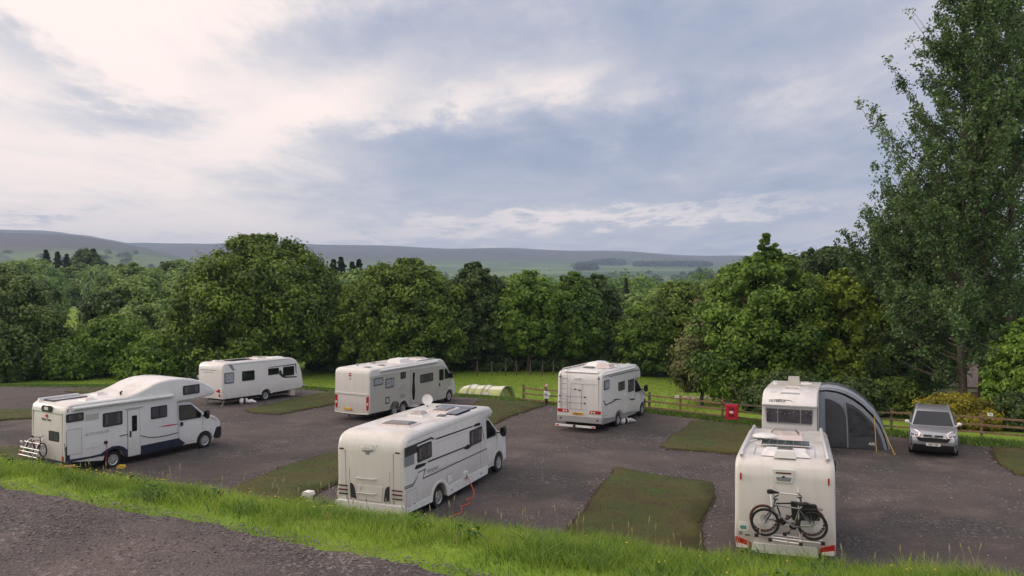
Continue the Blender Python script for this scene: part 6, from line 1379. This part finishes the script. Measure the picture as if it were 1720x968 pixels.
wavy(p,.010,'cable_coil',M['orangecable'],'loose coil of orange mains cable beside the near right motorhome','cable')
p=[fr('A',(1.57,-1.18,1.05)),fr('A',(1.60,-1.22,.8)),fr('A',(1.5,-1.24,.3)),fr('A',(1.42,-1.35,.04)),fr('A',(1.2,-1.8,.04)),fr('A',(.9,-2.6,.04))]
wavy(p,.010,'mains_cable',M['red'],'thin red cable hanging by the rear wheel of the navy skirted motorhome','cable')
c=fr('A',(1.95,-1.55,0)); o=MB().prism(rr([(-.16,0),(.16,0),(.12,.12),(-.12,.12)],.03),1,-.1,.1).build('cable_reel',M['yellowrope'],None); o.location=(c.x,c.y,Hs(c.x,c.y)+.02); tag(o,'small orange yellow block at the wheel of the navy skirted motorhome','wheel chock')
def leaning():
    Y=51; x=(1252-860)/1374*Y; z=Hs(x,Y); mb=MB(); mb.tube([(0,0,-.2),(-.30,0,.7),(-.65,.05,1.3),(-.95,.1,1.7)],[.10,.08,.055,.03],8); mb.tube([(-.2,0,.5),(-.1,.1,1.0),(.1,.2,1.7)],[.06,.05,.03],7)
    o=mb.build('leaning_trunk',M['bark'],None,60); o.location=(x,Y,z); tag(o,'small leaning bare trunk forking behind the red cabinet','tree trunk')
leaning()
def log():
    Y=11.15; x=(104-860)/1374*Y; z=Hs(x,Y); mb=MB(); mb.tube([(-.17,0,.03),(-.10,.01,.055),(.02,0,.07),(.10,.01,.085),(.16,.0,.10)],[.018,.034,.042,.032,.010],9); mb.tube([(.0,.0,.07),(-.06,.03,.12),(-.10,.04,.13)],[.02,.012,.005],6)
    o=mb.build('split_log',M['logwood'],None,40); o.location=(x,Y,z+.06); o.rotation_euler=(0,0,.1); tag(o,'reddish brown piece of split log lying on the bank grass','log')
log()

# ------------------------------------------------------------------ air
def haze():
    mb=MB(); x0,x1,y0,y1,z0,z1=-7950,7950,-7950,7950,-120,330
    mb.add([(x0,y0,z0),(x1,y0,z0),(x1,y1,z0),(x0,y1,z0),(x0,y0,z1),(x1,y0,z1),(x1,y1,z1),(x0,y1,z1)],[(3,2,1,0),(4,5,6,7),(0,1,5,4),(1,2,6,5),(2,3,7,6),(3,0,4,7)])
    m=bpy.data.materials.new('haze'); m.use_nodes=True; nt=m.node_tree; nt.nodes.clear(); out=nt.nodes.new('ShaderNodeOutputMaterial'); v=nt.nodes.new('ShaderNodeVolumePrincipled')
    v.inputs['Color'].default_value=(.55,.72,1.0,1); v.inputs['Density'].default_value=HAZE; v.inputs['Anisotropy'].default_value=.0; nt.links.new(v.outputs[0],out.inputs['Volume'])
    o=mb.build('haze',m,None,0); tag(o,'thin pale blue evening haze filling the valley','haze',kind='stuff')
HAZE=.00015
haze()

# ------------------------------------------------------------------ sky
SUN_EL,SUN_AZ=13,-72
def world():
    w=bpy.data.worlds.new('World'); scene.world=w; w.use_nodes=True; nt=w.node_tree; nt.nodes.clear(); L=nt.links.new
    out=nt.nodes.new('ShaderNodeOutputWorld'); bg=nt.nodes.new('ShaderNodeBackground'); bg.inputs['Strength'].default_value=.1; L(bg.outputs[0],out.inputs[0])
    sky=nt.nodes.new('ShaderNodeTexSky'); sky.sky_type='NISHITA'; sky.sun_disc=False; sky.sun_elevation=rad(SUN_EL); sky.sun_rotation=rad(SUN_AZ); sky.altitude=200
    tc=nt.nodes.new('ShaderNodeTexCoord'); sp=nt.nodes.new('ShaderNodeSeparateXYZ'); L(tc.outputs['Generated'],sp.inputs[0])
    def m(op,a,b=None,c=None,clamp=False):
        n=nt.nodes.new('ShaderNodeMath'); n.operation=op; n.use_clamp=clamp
        for i,v in enumerate((a,b,c)):
            if v is None: continue
            if isinstance(v,(int,float)): n.inputs[i].default_value=v
            else: L(v,n.inputs[i])
        return n.outputs[0]
    X,Y,Z=sp.outputs
    az=m('ARCTAN2',X,Y); el=m('ARCSINE',Z)
    # cloud layer: directions carried onto a flat ceiling
    zz=m('ADD',m('MAXIMUM',Z,0),.10); cx=m('DIVIDE',X,zz); cy=m('DIVIDE',Y,zz)
    cb=nt.nodes.new('ShaderNodeCombineXYZ'); L(cx,cb.inputs[0]); L(cy,cb.inputs[1])
    def noise(scale,det,rough,rot=0,sc=(1,1,1),dist=0,loc=(0,0,0)):
        mp=nt.nodes.new('ShaderNodeMapping'); mp.inputs['Scale'].default_value=sc; mp.inputs['Rotation'].default_value=(0,0,rot); mp.inputs['Location'].default_value=loc; L(cb.outputs[0],mp.inputs[0])
        n=nt.nodes.new('ShaderNodeTexNoise'); n.inputs['Scale'].default_value=scale; n.inputs['Detail'].default_value=det; n.inputs['Roughness'].default_value=rough; n.inputs['Distortion'].default_value=dist; L(mp.outputs[0],n.inputs[0]); return m('SUBTRACT',n.outputs['Fac'],.5)
    n1=noise(.62,11,.62,.5,(1,.7,1),.25); n2=noise(2.1,10,.66,.35,(1,.55,1),.15,(3,1,0)); n3=noise(.22,5,.5,.4,(1,.7,1),.4,(7,2,0))
    wx=m('MULTIPLY',n1,.22); wy=m('MULTIPLY',n2,.12)
    azw=m('ADD',az,wx); elw=m('ADD',el,wy)
    acc=m('ADD',m('MULTIPLY',n1,1.15),m('MULTIPLY',n2,.70)); acc=m('ADD',acc,m('MULTIPLY',n3,.5))
    # broad light: bright toward the sunset on the left, blue-grey to the right
    lr=nt.nodes.new('ShaderNodeMapRange'); lr.interpolation_type='SMOOTHSTEP'; lr.inputs[1].default_value=-.62; lr.inputs[2].default_value=.42; lr.inputs[3].default_value=.84; lr.inputs[4].default_value=.40; L(az,lr.inputs[0])
    # behind the camera the light side fades again
    bk=nt.nodes.new('ShaderNodeMapRange'); bk.inputs[1].default_value=-.3; bk.inputs[2].default_value=.6; bk.inputs[3].default_value=.75; bk.inputs[4].default_value=1; L(Y,bk.inputs[0])
    base=m('MULTIPLY',lr.outputs[0],bk.outputs[0])
    hz=m('MULTIPLY',m('POWER',m('SUBTRACT',1,m('MAXIMUM',Z,0),clamp=True),26),.16)
    acc=m('ADD',m('ADD',acc,base),hz)
    def g(px,py,sx,sy,rot,amp):
        nonlocal acc
        a0=math.atan((px-860)/1374); e0=math.atan((461-py)/math.hypot(1374,px-860)); c,s=math.cos(rad(rot)),math.sin(rad(rot)); sx/=1374; sy/=1374
        dx=m('SUBTRACT',azw,a0); dy=m('SUBTRACT',elw,e0)
        u=m('ADD',m('MULTIPLY',dx,c/sx),m('MULTIPLY',dy,s/sx)); v=m('ADD',m('MULTIPLY',dx,-s/sy),m('MULTIPLY',dy,c/sy))
        r=m('ADD',m('MULTIPLY',u,u),m('MULTIPLY',v,v)); acc=m('ADD',acc,m('MULTIPLY',m('EXPONENT',m('MULTIPLY',r,-1)),amp))
    for q in [(150,55,90,55,-25,.30),(240,105,120,35,-20,.22),(30,35,70,40,0,.16),(50,95,90,28,-20,-.30),(60,330,260,70,4,.20),(210,205,170,34,-5,-.34),(330,185,110,30,5,-.16),
              (480,215,200,30,14,.24),(600,150,190,34,24,.24),(760,165,110,16,20,.16),(560,70,260,50,14,-.26),(700,110,180,40,18,-.18),(700,225,240,34,6,-.16),(760,280,330,45,3,-.20),(460,260,160,30,-3,.16),
              (960,125,80,32,10,.26),(1060,160,70,20,10,.14),(1150,60,200,50,0,-.10),(1300,130,130,24,4,.12),(1000,240,330,40,0,-.10),(1250,310,300,40,3,-.06),(860,373,260,15,3,.34),(1180,352,240,10,3,.26),(640,345,200,18,0,-.10),(1450,400,240,14,0,.14),(560,395,500,14,0,.08),(25,378,40,9,12,-.45)]: g(*q)
    ramp=nt.nodes.new('ShaderNodeValToRGB'); L(acc,ramp.inputs[0]); cr=ramp.color_ramp; cr.interpolation='B_SPLINE'
    cols=[(0,(.195,.235,.33)),(.20,(.245,.285,.385)),(.40,(.34,.355,.435)),(.58,(.475,.46,.495)),(.76,(.66,.595,.575)),(1,(.86,.72,.655))]
    while len(cr.elements)<len(cols): cr.elements.new(.5)
    for el_,(p_,c_) in zip(cr.elements,cols): el_.position=p_; el_.color=(*c_,1)
    sc=nt.nodes.new('ShaderNodeVectorMath'); sc.operation='SCALE'; sc.inputs['Scale'].default_value=SKYK; 
    # unseen overcast overhead and behind the camera, brightened and warmed to light the scene
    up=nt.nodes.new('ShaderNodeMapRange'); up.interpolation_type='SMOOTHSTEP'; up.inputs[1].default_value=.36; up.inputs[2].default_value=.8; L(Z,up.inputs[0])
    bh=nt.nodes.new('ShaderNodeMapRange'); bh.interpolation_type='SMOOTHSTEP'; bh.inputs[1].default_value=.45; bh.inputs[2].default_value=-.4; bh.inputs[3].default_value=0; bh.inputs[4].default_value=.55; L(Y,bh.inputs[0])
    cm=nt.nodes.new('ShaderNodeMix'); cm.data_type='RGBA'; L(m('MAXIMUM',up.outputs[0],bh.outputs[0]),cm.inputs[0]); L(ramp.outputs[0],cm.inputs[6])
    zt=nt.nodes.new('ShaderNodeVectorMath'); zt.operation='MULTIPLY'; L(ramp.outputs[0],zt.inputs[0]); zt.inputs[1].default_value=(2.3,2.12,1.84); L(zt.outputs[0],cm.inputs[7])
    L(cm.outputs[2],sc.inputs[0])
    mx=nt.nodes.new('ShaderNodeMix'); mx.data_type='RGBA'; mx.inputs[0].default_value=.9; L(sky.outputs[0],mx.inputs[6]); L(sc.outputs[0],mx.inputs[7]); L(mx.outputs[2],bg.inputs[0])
    w.cycles.sampling_method='MANUAL'; w.cycles.sample_map_resolution=512
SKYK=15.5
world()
d=bpy.data.lights.new('evening_sun','SUN'); d.energy=1.5; d.angle=rad(14); d.color=(1,.86,.74)
o=bpy.data.objects.new('evening_sun',d); COL.objects.link(o)
az,el=rad(SUN_AZ),rad(SUN_EL+6); v=Vector((math.sin(az)*math.cos(el),math.cos(az)*math.cos(el),math.sin(el))); o.rotation_euler=v.to_track_quat('Z','Y').to_euler()
cam=bpy.data.cameras.new('camera'); co=bpy.data.objects.new('camera',cam); COL.objects.link(co); scene.camera=co
cam.sensor_width=36; cam.lens=1373.76/1720*36; cam.clip_start=.05; cam.clip_end=30000
co.location=(0,0,0); co.rotation_euler=(PI/2-math.atan((484-460.68)/1373.76),0,0)
vs=scene.view_settings; scene.display_settings.display_device='sRGB'; vs.view_transform='Standard'; vs.look='None'; vs.exposure=0; vs.gamma=1; vs.use_curve_mapping=False
scene.cycles.max_bounces=8; scene.cycles.transparent_max_bounces=8; scene.cycles.volume_bounces=0; scene.cycles.diffuse_bounces=3; scene.cycles.glossy_bounces=3
